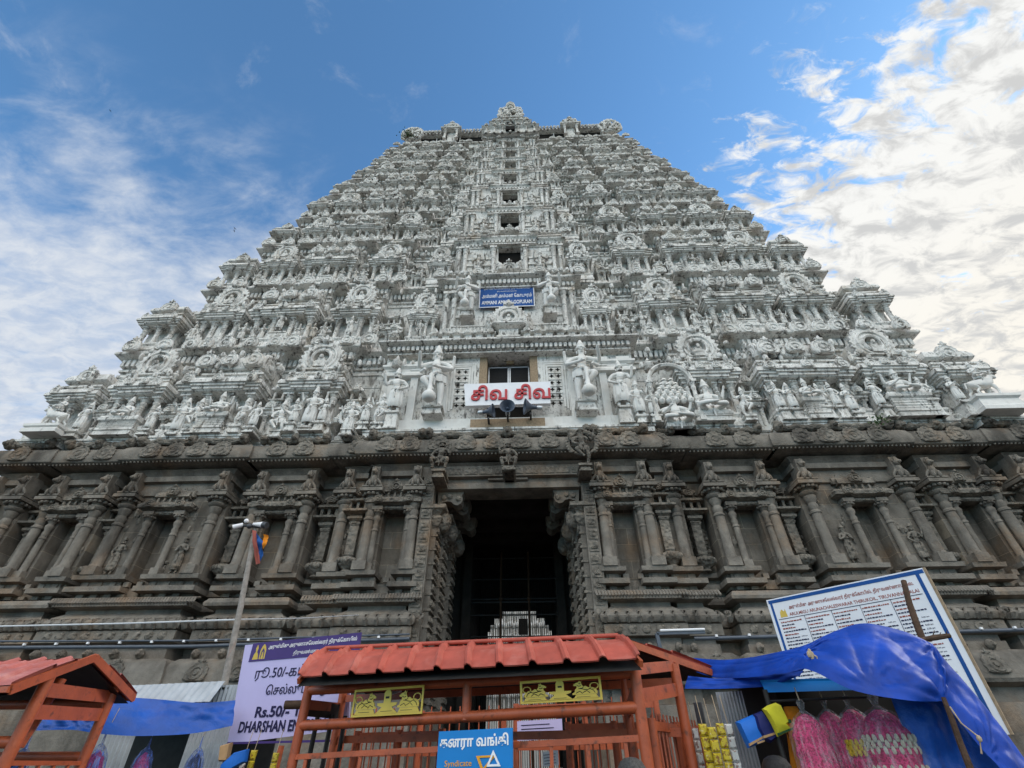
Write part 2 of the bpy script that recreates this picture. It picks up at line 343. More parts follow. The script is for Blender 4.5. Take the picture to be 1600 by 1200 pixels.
# ------------------------------------------------------------------ carved figures (one continuous skinned body each)
def skin_mb(J, E_, sub=1):
    """J: name -> (xyz, radius or (rx, ry)); E_: pairs of names; grows one continuous surface"""
    names = list(J); idx = {n: i for i, n in enumerate(names)}
    me = bpy.data.meshes.new("body"); me.from_pydata([J[n][0] for n in names], [(idx[a], idx[b]) for a, b in E_], [])
    o = bpy.data.objects.new("body", me); COL.objects.link(o)
    o.modifiers.new("s", "SKIN"); sm = o.modifiers.new("b", "SUBSURF"); sm.levels = sub; sm.render_levels = sub
    if not me.skin_vertices:
        with bpy.context.temp_override(object=o, active_object=o): bpy.ops.mesh.customdata_skin_add()
    for i, n in enumerate(names):
        r = J[n][1]; sv = me.skin_vertices[0].data[i]; sv.radius = r if isinstance(r, tuple) else (r, r); sv.use_root = n == "pelvis"
    bpy.context.view_layer.update()
    e = o.evaluated_get(DG()); m2 = bpy.data.meshes.new_from_object(e)
    mb = MB(); mb.v = [tuple(v.co) for v in m2.vertices]; mb.f = [tuple(p.vertices) for p in m2.polygons]; mb.m = [0] * len(mb.f)
    bpy.data.objects.remove(o); bpy.data.meshes.remove(me); bpy.data.meshes.remove(m2)
    return mb
def human(legs="stand", arms=None, lean=0.0, sub=1, hands=True):
    """unit-height figure facing -Y, feet at z=0 (seat at z=0 when seated)"""
    J, E_ = {}, []
    def j(n, p, r, par=None):
        J[n] = (p, r)
        if par: E_.append((par, n))
    dz = {"stand": 0, "step": 0, "sit": -0.47, "squat": -0.24, "dance": -0.06}[legs]
    l = lean
    j("pelvis", (0, 0, .52 + dz), (.078, .062)); j("belly", (l * .3, 0, .61 + dz), (.070, .056), "pelvis"); j("chest", (l * .7, 0, .71 + dz), (.092, .064), "belly")
    j("neckb", (l, 0, .795 + dz), (.055, .042), "chest"); j("neck", (l, -.005, .835 + dz), .032, "neckb")
    j("jaw", (l, -.022, .872 + dz), (.042, .044), "neck"); j("head", (l, -.012, .925 + dz), (.050, .056), "jaw"); j("crown", (l, -.005, .975 + dz), (.036, .040), "head")
    for s, sx in (("r", -1), ("l", 1)):
        hp = (sx * .052, 0, .485 + dz); j("hip" + s, hp, .062, "pelvis")
        if legs == "stand" or (legs in ("step", "dance") and s == "r"):
            k = .03 if legs == "dance" else 0
            j("knee" + s, (sx * (.062 + k), -.015 - k, .275 + dz * .5), .044, "hip" + s); j("calf" + s, (sx * (.066 + k), .002, .20 + dz * .3), .042, "knee" + s); j("ank" + s, (sx * .066, .005, .05), .027, "calf" + s); j("toe" + s, (sx * .078, -.075, .018), (.030, .018), "ank" + s)
        elif legs in ("step", "dance"):
            j("knee" + s, (sx * .15, -.12, .43 + dz), .047, "hip" + s); j("calf" + s, (sx * .09, -.10, .34 + dz), .042, "knee" + s); j("ank" + s, (sx * .015, -.10, .24 + dz), .028, "calf" + s); j("toe" + s, (sx * .01, -.16, .20 + dz), (.028, .018), "ank" + s)
        elif legs == "sit":
            j("knee" + s, (sx * .20, -.16, .06), .050, "hip" + s); j("ank" + s, (sx * .02, -.20 - .03 * sx, .035), .030, "knee" + s); j("toe" + s, (-sx * .05, -.20 - .03 * sx, .05), .022, "ank" + s)
        else:
            j("knee" + s, (sx * .17, -.15, .26), .048, "hip" + s); j("ank" + s, (sx * .12, -.05, .05), .029, "knee" + s); j("toe" + s, (sx * .15, -.13, .018), (.030, .018), "ank" + s)
        j("sh" + s, (l + sx * .125, .005, .775 + dz), .043, "neckb")
    arms = arms or {"r": ((-.17, .0, .62), (-.16, -.06, .49)), "l": ((.17, .0, .62), (.16, -.06, .49))}
    for a, (el, wr) in arms.items():
        s = a[0]; sh = "sh" + s
        el = (el[0] + l * .6, el[1], el[2] + dz); wr = (wr[0] + l * .5, wr[1], wr[2] + dz)
        j("el" + a, el, .032, sh); j("wr" + a, wr, .022, "el" + a)
        d = (Vector(wr) - Vector(el)).normalized(); h = Vector(wr) + d * .045
        j("pa" + a, tuple(h), (.026, .016), "wr" + a)
        if hands:
            t = h + d * .045; j("fi" + a, tuple(t), (.018, .011), "pa" + a)
            th = h + Vector((0, -.03, .02)); j("th" + a, tuple(th), .010, "pa" + a)
    mb = skin_mb(J, E_, sub)
    hz = .905 + dz
    mb.blob((l, -.070, hz), (.010, .018, .022)); mb.blob((l, -.060, hz - .03), (.020, .010, .007))
    for sx in (-1, 1): mb.blob((l + sx * .022, -.058, hz + .016), (.014, .012, .008)); mb.blob((l + sx * .024, -.060, hz + .034), (.020, .010, .005)); mb.blob((l + sx * .054, 0, hz - .005), (.012, .018, .032))
    return mb, dz
def crown_mb(z, x=0.0, tall=.20, r=.063):
    mb = MB(); mb.lathe(x, 0, [(r, 0), (r * 1.12, .012), (r * 1.05, .03), (r * .9, .035), (r * .92, .05 * tall / .2), (r * .7, .09 * tall / .2), (r * .72, .10 * tall / .2), (r * .45, .15 * tall / .2), (r * .3, .17 * tall / .2), (r * .33, .18 * tall / .2), (.004, tall)], 12, z=z)
    return mb
def garment(mb, dz, long=True, l=0.0):
    zt = .565 + dz
    P = lambda prof, n: mb.rings([[(r * (1 + (.07 * math.cos(11 * a) if i > 0 else 0)) * math.cos(a), .74 * r * (1 + (.07 * math.cos(11 * a) if i > 0 else 0)) * math.sin(a), z) for a in [2 * math.pi * q / n for q in range(n)]] for i, (r, z) in enumerate(prof)], 0)
    mb.lathe(0, 0, [(.086, zt - .015), (.104, zt - .01), (.106, zt + .012), (.084, zt + .018)], 16, sy=.76)
    mb.blob((0, -.085, zt - .03), (.03, .02, .045)); mb.tube([(.0, -.095, zt - .03), (.01, -.105, zt - .14), (-.005, -.105, zt - .26)], [.016, .02, .012], 6)
    if long: P([(.088, zt), (.112, zt - .06), (.118, zt - .12), (.124, zt - .30), (.118, zt - .45), (.108, zt - .455), (.090, zt - .40), (.07, zt - .1)], 44)
    else: P([(.088, zt), (.118, zt - .05), (.122, zt - .12), (.116, zt - .16), (.08, zt - .15)], 44)
    mb.rings([[(l + .118 * math.cos(t) * k, -.02 + .085 * math.sin(t) * k, .70 + dz + dzz + .045 * math.sin(t)) for t in [2 * math.pi * i / 14 for i in range(14)]] for k, dzz in ((1.0, -.010), (1.08, 0), (1.0, .010))], 0, False, False)
    return mb
FOUR = {"r": ((-.19, -.03, .66), (-.12, -.13, .70)), "l": ((.19, -.03, .64), (.12, -.12, .55)), "r2": ((-.22, .03, .74), (-.25, -.02, .88)), "l2": ((.22, .03, .74), (.25, -.02, .88))}
PRAY = {"r": ((-.17, -.03, .63), (-.035, -.13, .70)), "l": ((.17, -.03, .63), (.035, -.13, .70))}
CLUB = {"r": ((-.20, -.03, .64), (-.05, -.17, .58)), "l": ((.22, -.02, .72), (.20, -.14, .80)), "r2": ((-.19, .04, .69), (-.20, .0, .83)), "l2": ((.20, .03, .67), (.13, -.13, .56))}
HIPS = {"r": ((-.20, .0, .63), (-.11, -.07, .54)), "l": ((.18, -.03, .66), (.20, -.10, .82))}
FIG = {}
def fig(key):
    if key in FIG: return FIG[key]
    spec = dict(stand=("stand", None, .0, True), four=("stand", FOUR, .0, True), pray=("stand", PRAY, .0, True), sway=("stand", HIPS, .03, True), club=("step", CLUB, .02, False),
                sit=("sit", PRAY, .0, False), sit4=("sit", FOUR, .0, False), dance=("dance", FOUR, .03, False), squat=("squat", HIPS, .02, False), step=("step", HIPS, .0, False))[key]
    b, dz = human(spec[0], spec[1], spec[2])
    garment(b, dz, spec[3], spec[2] * .7)
    FIG[key] = (b, dz, spec[2]); return FIG[key]
def figure_mb(key, crown=True, tall=.20):
    b, dz, l = fig(key); m = MB().merge(b)
    if crown: m.merge(crown_mb(.955 + dz, l, tall))
    if key == "club":
        m.lathe(.03, -.17, [(.05, 0), (.075, .03), (.085, .08), (.06, .13), (.030, .16), (.022, .30), (.026, .44), (.02, .46)], 10)
    return m
def quadruped(kind="bull"):
    """standing animal facing -X, length about 1, feet at z=0"""
    J = {"pelvis": ((.28, 0, .52), (.13, .15)), "belly": ((.05, 0, .50), (.15, .17)), "chest": ((-.20, 0, .54), (.13, .16)), "neck": ((-.36, 0, .68), (.08, .11)), "poll": ((-.46, 0, .82), (.065, .075)), "muzzle": ((-.60, 0, .72), (.045, .05)),
         "tail": ((.42, 0, .55), .03), "tail2": ((.48, 0, .32), .018)}
    E_ = [("pelvis", "belly"), ("belly", "chest"), ("chest", "neck"), ("neck", "poll"), ("poll", "muzzle"), ("pelvis", "tail"), ("tail", "tail2")]
    for s, y in (("a", -.10), ("b", .10)):
        k = .05 if s == "a" else -.04
        J["sh" + s] = ((-.22, y, .42), .065); J["fk" + s] = ((-.24 - k, y, .24), .036); J["ff" + s] = ((-.23 - k * .3, y, .03), .034)
        J["th" + s] = ((.30, y, .40), .075); J["hk" + s] = ((.25 - k, y, .30), .045); J["ho" + s] = ((.37 - k, y, .19), .032); J["hf" + s] = ((.33 - k, y, .03), .034)
        E_ += [("chest", "sh" + s), ("sh" + s, "fk" + s), ("fk" + s, "ff" + s), ("pelvis", "th" + s), ("th" + s, "hk" + s), ("hk" + s, "ho" + s), ("ho" + s, "hf" + s)]
    mb = skin_mb(J, E_, 1)
    for y in (-1, 1):
        mb.blob((-.43, y * .085, .83), (.02, .05, .025))
        if kind == "bull": mb.tube([(-.47, y * .04, .87), (-.48, y * .09, .95), (-.49, y * .06, 1.03)], [.022, .016, .004], 6)
    if kind == "bull": mb.blob((-.20, 0, .72), (.10, .07, .07))
    mb.lathe(0, 0, [(.10, 0), (.11, .012), (.10, .02)], 12, z=.0, sy=.01)
    return mb

# ------------------------------------------------------------------ ornament
def kudu(r, d=.12, n=40, lobes=18, finial=True, notch=True):
    """horseshoe roundel facing -Y, centred on the origin"""
    mb = MB(); rg = []
    prof = [(.10, -1.6), (.20, -1.6), (.25, -.9), (.40, -.9), (.46, -1.5), (.60, -1.5), (.66, -.9), (.82, -1.0), (.88, -1.25), (1.0, -.75), (1.0, .5)]
    for k, y in prof:
        ring = []
        for i in range(n):
            t = 2 * math.pi * i / n + math.pi / 2
            q = k * r * (1 + (.06 * math.cos(lobes * t) if k > .8 else 0))
            x, z = q * math.cos(t), q * math.sin(t)
            if notch and z < -.62 * r: z = -.62 * r - (abs(z) - .62 * r) * .25
            if z < 0: x *= 1 + .14 * min(1, -z / r)
            ring.append((x, y * d, z))
        rg.append(ring)
    mb.rings(rg, 0, True, True)
    if finial:
        mb.blob((0, -d * .9, r * 1.08), (r * .22, d * .8, r * .2), 0, 7, 4); mb.blob((0, -d * .9, r * 1.32), (r * .13, d * .6, r * .16), 0, 6, 4)
        for s in (-1, 1): mb.blob((s * r * .28, -d * .8, r * 1.12), (r * .14, d * .5, r * .11), 0, 6, 4)
    return mb
def nasi(r, depth, n=44):
    """large gable: flaming horseshoe with a hollow holding a stepped pedestal, and its vault behind"""
    mb = MB(); d = r * .10
    def ring(k, y, flame=0.0):
        out = []
        for i in range(n):
            t = 2 * math.pi * i / n + math.pi / 2
            q = k * r * (1 + (flame if i % 2 == 0 and math.sin(t) > -.75 else 0))
            x, z = q * math.cos(t), q * math.sin(t)
            if z < -.70 * r: z = -.70 * r - (abs(z) - .7 * r) * .15
            out.append((x, y, z))
        return out
    mb.rings([ring(.22, d * 2.2), ring(.40, d * 2.2), ring(.40, -d), ring(.48, -d * 1.4), ring(.56, -d), ring(.60, -d * .4), ring(.68, -d * .4), ring(.72, -d * 1.2), ring(.80, -d * 1.2), ring(.84, -d * .5), ring(.92, -d * .6, .10), ring(1.0, -d * .3, .16), ring(1.0, d, .16), ring(.86, d * 1.5), ring(.86, depth)], 0, True, True)
    for i, (wd, z0, z1) in enumerate(((.30, -.62, -.42), (.24, -.42, -.30), (.28, -.30, -.20), (.18, -.20, .0))):
        mb.box(-wd * r, wd * r, -d * 1.7 + i * d * .3, d * 2.1, z0 * r, z1 * r)
    mb.blob((0, -d, .06 * r), (.12 * r, d, .14 * r), 0, 7, 4)
    mb.blob((0, -d * 1.2, 1.10 * r), (.20 * r, d * 1.6, .17 * r), 0, 8, 5); mb.blob((0, -d * 1.1, 1.33 * r), (.12 * r, d * 1.1, .15 * r), 0, 7, 4)
    for s in (-1, 1): mb.blob((s * .24 * r, -d, 1.12 * r), (.14 * r, d, .11 * r), 0, 7, 4); mb.blob((s * .92 * r, -d, -.62 * r), (.18 * r, d * 1.4, .16 * r), 0, 7, 4)
    return mb
def stupi(mb, x, y, z, h, n=8, mi=0):
    return mb.lathe(x, y, [(.30 * h, 0), (.34 * h, .05 * h), (.16 * h, .12 * h), (.30 * h, .30 * h), (.34 * h, .42 * h), (.22 * h, .56 * h), (.10 * h, .62 * h), (.15 * h, .68 * h), (.02 * h, h)], n, mi, z)
def column(mb, x, y, z0, z1, r, n=10, mi=0, square=False):
    h = z1 - z0
    mb.box(x - r * 1.35, x + r * 1.35, y - r * 1.35, y + r * 1.35, z0, z0 + .10 * h, mi)
    mb.lathe(x, y, [(r * 1.15, .10 * h), (r, .13 * h), (r * .92, .60 * h), (r * 1.12, .61 * h), (r * 1.12, .63 * h), (r * .85, .65 * h), (r * 1.05, .70 * h), (r * .8, .74 * h), (r * 1.2, .79 * h), (r * 1.3, .82 * h), (r * .85, .86 * h), (r * 1.5, .915 * h), (r * 1.6, .935 * h), (r * 1.2, .94 * h)], n, mi, z0)
    mb.box(x - r * 1.75, x + r * 1.75, y - r * 1.75, y + r * 1.75, z0 + .94 * h, z1, mi)
    return mb
def pavilion_body(mb, hw, H, dep, ncol, rc):
    """plinth, columns and stepped entablature of a miniature shrine, in real metres"""
    mb.sweep(-hw, hw, 0, dep, [(.06, 0), (.06, .06 * H), (.0, .075 * H), (.03, .09 * H), (.08, .10 * H), (.08, .12 * H), (.0, .125 * H)])
    mb.box(-hw + .16, hw - .16, .58, dep, .12 * H, .46 * H)
    for i in range(ncol):
        x = -hw + rc * 1.8 + (2 * hw - rc * 3.6) * i / (ncol - 1)
        column(mb, x, rc * 1.8, .12 * H, .44 * H, rc)
    mb.sweep(-hw, hw, 0, dep, [(-.02, .44 * H), (.0, .443 * H), (.05, .446 * H), (.05, .45 * H), (.12, .452 * H), (.12, .475 * H), (.20, .48 * H), (.20, .50 * H), (.27, .503 * H), (.26, .53 * H), (.20, .555 * H), (.06, .575 * H), (.0, .577 * H)])
    hx = hw * .62
    mb.sweep(-hx, hx, -.12, dep, [(-.02, .438 * H), (.05, .448 * H), (.05, .454 * H), (.11, .456 * H), (.11, .479 * H), (.19, .484 * H), (.19, .504 * H), (.27, .507 * H), (.26, .534 * H), (.19, .56 * H), (.05, .58 * H), (0, .582 * H)])
    mb.sweep(-hw + .10, hw - .10, .08, dep, [(.0, .57 * H), (.0, .60 * H), (.07, .605 * H), (.07, .625 * H), (.14, .63 * H), (.14, .65 * H), (.0, .655 * H)])
    return mb
def shrine_gabled(v=0):
    H, hw = 5.4, 1.25; mb = MB(); rv = random.Random(40 + v); pavilion_body(mb, hw, H, 1.5, 4, .135)
    mb.box(-.16, .16, .3, .7, .12 * H, .44 * H)
    for s in (-1, 1): mb.merge(kudu(.26, .06, 20, 10), T(s * .92, -.28, .545 * H)); mb.merge(kudu(.22, .05, 20, 10, False), T(s * .38, -.40, .545 * H))
    mb.sweep(-.72, .72, .02, 1.4, [(.0, .65 * H), (.0, .67 * H), (.12, .675 * H), (.12, .69 * H)])
    mb.merge(nasi((.92, .80, .98)[v], 1.4), T(0, .02, (.815, .80, .82)[v] * H, 0, ((1, 1, 1.04), (1.12, 1, 1), (.86, 1, 1.02))[v]))
    for i in range(10): mb.blob((rv.uniform(-1.15, 1.15), rv.uniform(-.1, .15), rv.uniform(.64, .72) * H), (rv.uniform(.07, .16), .12, rv.uniform(.10, .25)), 0, 6, 4)
    for s in (-1, 1): stupi(mb, s * 1.12, .25, .65 * H, .62)
    return mb
def shrine_barrel(v=0):
    H, hw = 5.4, 1.85; mb = MB(); rv = random.Random(60 + v); pavilion_body(mb, hw, H, 1.6, 4, .145)
    mb.box(-.62, .62, .0, .6, .12 * H, .20 * H); mb.box(-.52, .52, -.05, .6, .20 * H, .215 * H)
    for s in (-1, 1): mb.box(s * .75 - .07, s * .75 + .07, .3, .7, .12 * H, .44 * H)
    for x in (-1.55, 1.55): mb.merge(kudu(.30, .07, 22, 12), T(x, -.30, .55 * H))
    mb.merge(kudu(.27, .06, 22, 12), T(0, -.40, .545 * H))
    mb.sweep(-hw + .35, hw - .35, .12, 1.5, [(.0, .65 * H), (.0, .69 * H)])
    # barrel vault along X
    pr = [(.0, .69), (-.06, .70), (-.08, .76), (-.04, .815), (.16, .855), (.45, .875), (.8, .88), (1.4, .86), (1.4, .69)]
    L_ = hw - .22
    mb.rings([[(x, y, z * H) for y, z in pr] for x in (-L_, L_)])
    for s in (-1, 1):
        k = kudu(.62, .10, 30, 16); mb.merge(k, T(s * (L_ + .02), .45, .775 * H, s * R(90)))
        mb.merge(kudu((.50, .40, .44)[v], .10, 26, (14, 10, 18)[v]), T(s * (L_ - (.42, .55, .38)[v]), -.16, (.765, .75, .77)[v] * H, s * (0, .25, .0)[v]))
    mb.merge(nasi((.44, .58, .36)[v], .5) if v else kudu(.42, .10, 26, 14), T(0, -.18, (.77, .80, .76)[v] * H))
    for i in range(16): mb.blob((rv.uniform(-1.6, 1.6), rv.uniform(-.25, .0), rv.uniform(.66, .86) * H), (rv.uniform(.06, .14), .12, rv.uniform(.08, .22)), 0, 6, 4)
    for i in range(5): stupi(mb, -L_ + .5 + i * (2 * L_ - 1) / 4, .6, .865 * H, .42)
    return mb
def shrine_domed():
    H, hw = 5.0, 1.05; mb = MB(); pavilion_body(mb, hw, H, 2.1, 3, .13)
    mb.sweep(-hw + .25, hw - .25, .25, 1.85, [(.0, .65 * H), (.0, .69 * H), (.20, .70 * H), (.30, .725 * H), (.28, .76 * H), (.20, .80 * H), (.06, .835 * H), (-.15, .86 * H), (-.40, .875 * H), (-.6, .88 * H)], back=True)
    mb.merge(kudu(.50, .10, 28, 14), T(0, -.02, .765 * H))
    for s in (-1, 1): mb.merge(kudu(.5, .10, 28, 14), T(s * (hw + .02), 1.0, .765 * H, s * R(90))); mb.merge(kudu(.24, .06, 20, 10), T(s * .8, -.28, .55 * H))
    stupi(mb, 0, 1.0, .875 * H, .55)
    return mb
def aedicule():
    """narrow wall shrine that fills a recess; 0.9 wide, 5.0 high"""
    mb = MB(); H = 5.0
    mb.sweep(-.36, .36, 0, .8, [(.05, 0), (.05, .05 * H), (0, .06 * H)])
    for s in (-1, 1): column(mb, s * .25, .16, .06 * H, .33 * H, .085, 8)
    mb.box(-.3, .3, .25, .8, .06 * H, .34 * H)
    mb.sweep(-.36, .36, 0, .8, [(0, .33 * H), (.06, .345 * H), (.06, .36 * H), (.16, .37 * H), (.15, .395 * H), (.02, .42 * H), (0, .45 * H)])
    mb.merge(kudu(.24, .07, 22, 10), T(0, -.14, .415 * H))
    mb.sweep(-.26, .26, .08, .8, [(0, .44 * H), (0, .50 * H), (.10, .505 * H), (.10, .52 * H), (.04, .53 * H)])
    for s in (-1, 1): mb.box(s * .2 - .05, s * .2 + .05, .1, .3, .53 * H, .62 * H)
    mb.sweep(-.24, .24, .08, .8, [(.02, .62 * H), (.12, .635 * H), (.10, .66 * H), (0, .69 * H), (-.10, .72 * H)])
    mb.merge(kudu(.20, .06, 22, 10), T(0, -.02, .67 * H))
    stupi(mb, 0, .25, .70 * H, .45, 7)
    return mb
# ------------------------------------------------------------------ ground
gm = MB().quad([(-400, -300, 0), (400, -300, 0), (400, 500, 0), (-400, 500, 0)])
tag(link("ground", gm.mesh("ground", ["asphalt"])), None, None, None, "structure")
# ------------------------------------------------------------------ the tower
tower = thing("temple_tower", (0, 17.5, 0), "huge white stucco temple gateway tower of nine tapering storeys on a dark carved granite base", "temple tower")
Z0 = 12.65
ZT = [18.69, 24.36, 29.42, 33.74, 37.96, 41.43, 44.66, 47.6, 50.37]
XT = [20.73, 18.78, 17.3, 16.02, 15.02, 14.0, 13.13, 12.59, 12.05]
YT = [17.9, 18.55, 19.2, 19.8, 20.4, 20.95, 21.5, 22.0, 22.4]
BACK = 40.0
GAB, BAR, DOM, AED = shrine_gabled(), shrine_barrel(), shrine_domed(), aedicule()
me_gab, me_bar, me_dom = [shrine_gabled(v).mesh("gabled_shrine", ["stucco"]) for v in range(3)], [shrine_barrel(v).mesh("barrel_shrine", ["stucco"]) for v in range(3)], [DOM.mesh("domed_shrine", ["stucco"])]
KD = kudu(.47, .09, 30, 16)
fig_keys = ["four", "sway", "pray", "dance", "stand", "sit4", "step"]
me_fig = {k: figure_mb(k).mesh("stucco_figure", ["stucco"], 60) for k in fig_keys}
me_club = figure_mb("club").mesh("stucco_figure", ["stucco"], 60)
bull_mb = quadruped("bull"); horse_mb = quadruped("horse")
rnd = random.Random(11)

def eave(mb, x0, x1, yw, z1, hs, dent, so=1.0, yb=None, short=False):
    """wall strip, dentil course and overhanging cornice of one bay; yw = wall plane"""
    yb = yb or yw + 1.2
    mb.sweep(x0, x1, yw, yb, ([] if short else [(0, z1 - 2.2 * hs), (0, z1 - 1.45 * hs), (.07, z1 - 1.44 * hs), (.07, z1 - 1.30 * hs), (.0, z1 - 1.29 * hs)]) + [(0, z1 - 1.12 * hs), (.10, z1 - 1.10 * hs), (.10, z1 - .98 * hs), (.03, z1 - .97 * hs),
             (.03, z1 - .62 * hs), (.12, z1 - .58 * hs), (.16, z1 - .40 * hs), (.40 * so, z1 - .30 * hs), (.50 * so, z1 - .22 * hs), (.51 * so, z1 - .14 * hs), (.46 * so, z1 - .03 * hs), (.30 * so, z1 + .12 * hs), (.10, z1 + .20 * hs), (-.1, z1 + .21 * hs)])
    n = max(2, int((x1 - x0 + .2) / dent)); st = (x1 - x0 + .2) / n
    for i in range(n):
        x = x0 - .1 + st * (i + .5)
        mb.box(x - st * .30, x + st * .30, yw - .26 * so, yw + .02, z1 - .86 * hs, z1 - .44 * hs)
for k in range(9):
    z0 = Z0 if k == 0 else ZT[k - 1] + .12; z1 = ZT[k]; h = z1 - z0; hs = h / 5.9
    xw = 21.6 if k == 0 else XT[k - 1]; s = (XT[k] / 20.73); sl = (xw / 21.6 * .55 + s * .45)
    yp = 16.95 if k == 0 else YT[k - 1]; Y = YT[k]; yw = Y + .78
    mb = MB()
    o_hw = (1.06 if k == 0 else .95 * s * (1 - .03 * k)); o_top = z1 - .97 * hs
    if k == 0: o_top = 17.62
    o_bot = z0 + (1.1 if k else 1.0) * hs
    # body: two halves and a lintel, hollow behind the doorway
    xb = XT[k] - .55
    ych = (Y + .10 if k < 3 else Y - .15) if k else Y - .30               # face of the central bay
    cw = (6.0 if k == 0 else 4.25) * s
    mb.box(-xb, -cw, yw + .03, BACK - k, z0 - .3, z1 - .05); mb.box(cw, xb, yw + .03, BACK - k, z0 - .3, z1 - .05)
    for a, b in ((-cw - .01, -o_hw), (o_hw, cw + .01)): mb.box(a, b, ych, yw + 6, z0 - .3, z1 - .06)
    mb.box(-o_hw - .01, o_hw + .01, ych + .02, yw + 6, o_top, z1 - .07); mb.box(-o_hw - .01, o_hw + .01, ych + .02, yw + 6, z0 - .3, o_bot)
    # ledge the shrines stand on
    lp_ = [(.05, z0 - .28), (.05, z0 - .06), (.10, z0 - .05), (.10, z0 + .05), (0, z0 + .06)]
    if k:
        mb.sweep(-xw + .5, xw - .5, yp + .50, Y + 2, lp_); mb.sweep(-4.4 * s, 4.4 * s, yp - .05, Y + 2, [(o, z + .012) for o, z in lp_])
        for sg in (-1, 1):
            for a, b, yy in ((4.9, 5.9, .25), (8.0, 10.2, .06), (11.6, 15.2, -.02), (16.2, 18.4, .06), (19.4, 21.5, .04)):
                x0, x1 = (a * sl, b * sl) if sg > 0 else (-b * sl, -a * sl)
                mb.sweep(x0, x1, yp + yy, Y + 2, [(o, z + .006) for o, z in lp_])
    else:
        mb.sweep(-xw + .4, xw - .4, 17.65, Y + 2, lp_); mb.sweep(-6.1, 6.1, 16.95, Y + 2, [(o, z + .012) for o, z in lp_])
        for sg in (-1, 1):
            for a, b, yy in ((7.85, 10.25, 17.1), (11.3, 15.5, 16.98), (16.3, 18.8, 17.1), (19.5, 21.5, 17.02)):
                x0, x1 = (a, b) if sg > 0 else (-b, -a)
                mb.sweep(x0, x1, yy, Y + 2, [(o, z + .006) for o, z in lp_]); mb.sweep(x0 + .1, x1 - .1, yy + .08, Y + 2, [(0, z0 + .05), (0, z0 + .35), (.05, z0 + .38), (.05, z0 + .46), (0, z0 + .48)])
    # cornices: central bay, recesses, projecting bays, corners, side returns
    dent = .26 * (.6 + .4 * s)
    if k == 0: eave(mb, -5.85, 5.85, 17.32, 17.98, .60, .23, short=True)
    else:
        eave(mb, -4.15 * s, 4.15 * s, Y + .12, z1 - .10 * hs, hs * .85, dent, 1.0 if k < 2 else .6, short=True); eave(mb, -2.0 * s, 2.0 * s, Y - .12 - (.12 if k > 2 else 0), z1 - .0 * hs, hs * .85, dent, 1.0 if k < 2 else .5, short=True)
    for sg in (-1, 1):
        def bay(a, b, yy, zz):
            x0, x1 = (a * s, b * s) if sg > 0 else (-b * s, -a * s)
            eave(mb, x0, x1, yy, zz, hs, dent)
        bay(4.0 if k else 6.2, 20.15, yw, z1)
        bay(8.1, 10.1, yw - .48, z1 + .015); bay(11.8, 15.0, yw - .60, z1 + .03); bay(16.3, 18.3, yw - .48, z1 + .015); bay(19.3, 20.2, yw - .36, z1 + .008)
        # side returns of the cornice along the flank
        x0, x1 = (xb - .6, xb) if sg > 0 else (-xb, -xb + .6)
        mb.rings([[(sg * (xb + o), yw + .3, z), (sg * (xb + o), BACK - k - .5, z), (sg * (xb - .5), BACK - k - .5, z), (sg * (xb - .5), yw + .3, z)] for o, z in ((0, z1 - 1.4 * hs), (.1, z1 - 1.1 * hs), (.05, z1 - .6 * hs), (.16, z1 - .4 * hs), (.5, z1 - .22 * hs), (.46, z1 - .03 * hs), (.1, z1 + .2 * hs))])
        # roundels on the cornice
        for xx in (7.2, 8.35, 9.85, 11.2, 12.1, 13.4, 14.7, 15.75, 16.6, 18.0, 19.7):
            q = (.86 + .2 * rnd.random()) * (.55 + .45 * s)
            if xx in (8.35, 9.85) and k % 2 == 0: q *= .85
            mb.merge(KD, T(sg * xx * s, Y - .30 - .03 * rnd.random(), z1 + .06 * hs, rnd.uniform(-.05, .05), (q, q, q * (hs * .6 + .4) * 1.0)))
        # recess shrines and small clutter
        for xx in ((6.75, 7.5, 11.0, 15.65, 18.85) if k else (7.2, 11.0, 15.65, 18.85)):
            q = (.9 + .15 * rnd.random()) * sl
            mb.merge(AED, T(sg * xx * sl, yp + .52 + .2 * rnd.random(), z0, 0, (q, q, hs * (.80 + .16 * rnd.random()))))
        for xx in [q for q in [4.6 + .44 * i for i in range(34)] if q * sl < XT[k] - 1.7]:
            zb = z0 + rnd.choice((.62, .70, .78)) * h
            mb.blob((sg * xx * sl, yp + .25 + .5 * rnd.random(), zb + rnd.uniform(-.3, .5) * hs), (rnd.uniform(.07, .15) * sl, .14, rnd.uniform(.1, .3) * hs), 0, 6, 4)
            if rnd.random() < .55: stupi(mb, sg * (xx + .3) * sl, yp + .15 + .4 * rnd.random(), z0 + rnd.choice((.56, .63, .0, .1)) * h, rnd.uniform(.45, .8) * hs, 6)
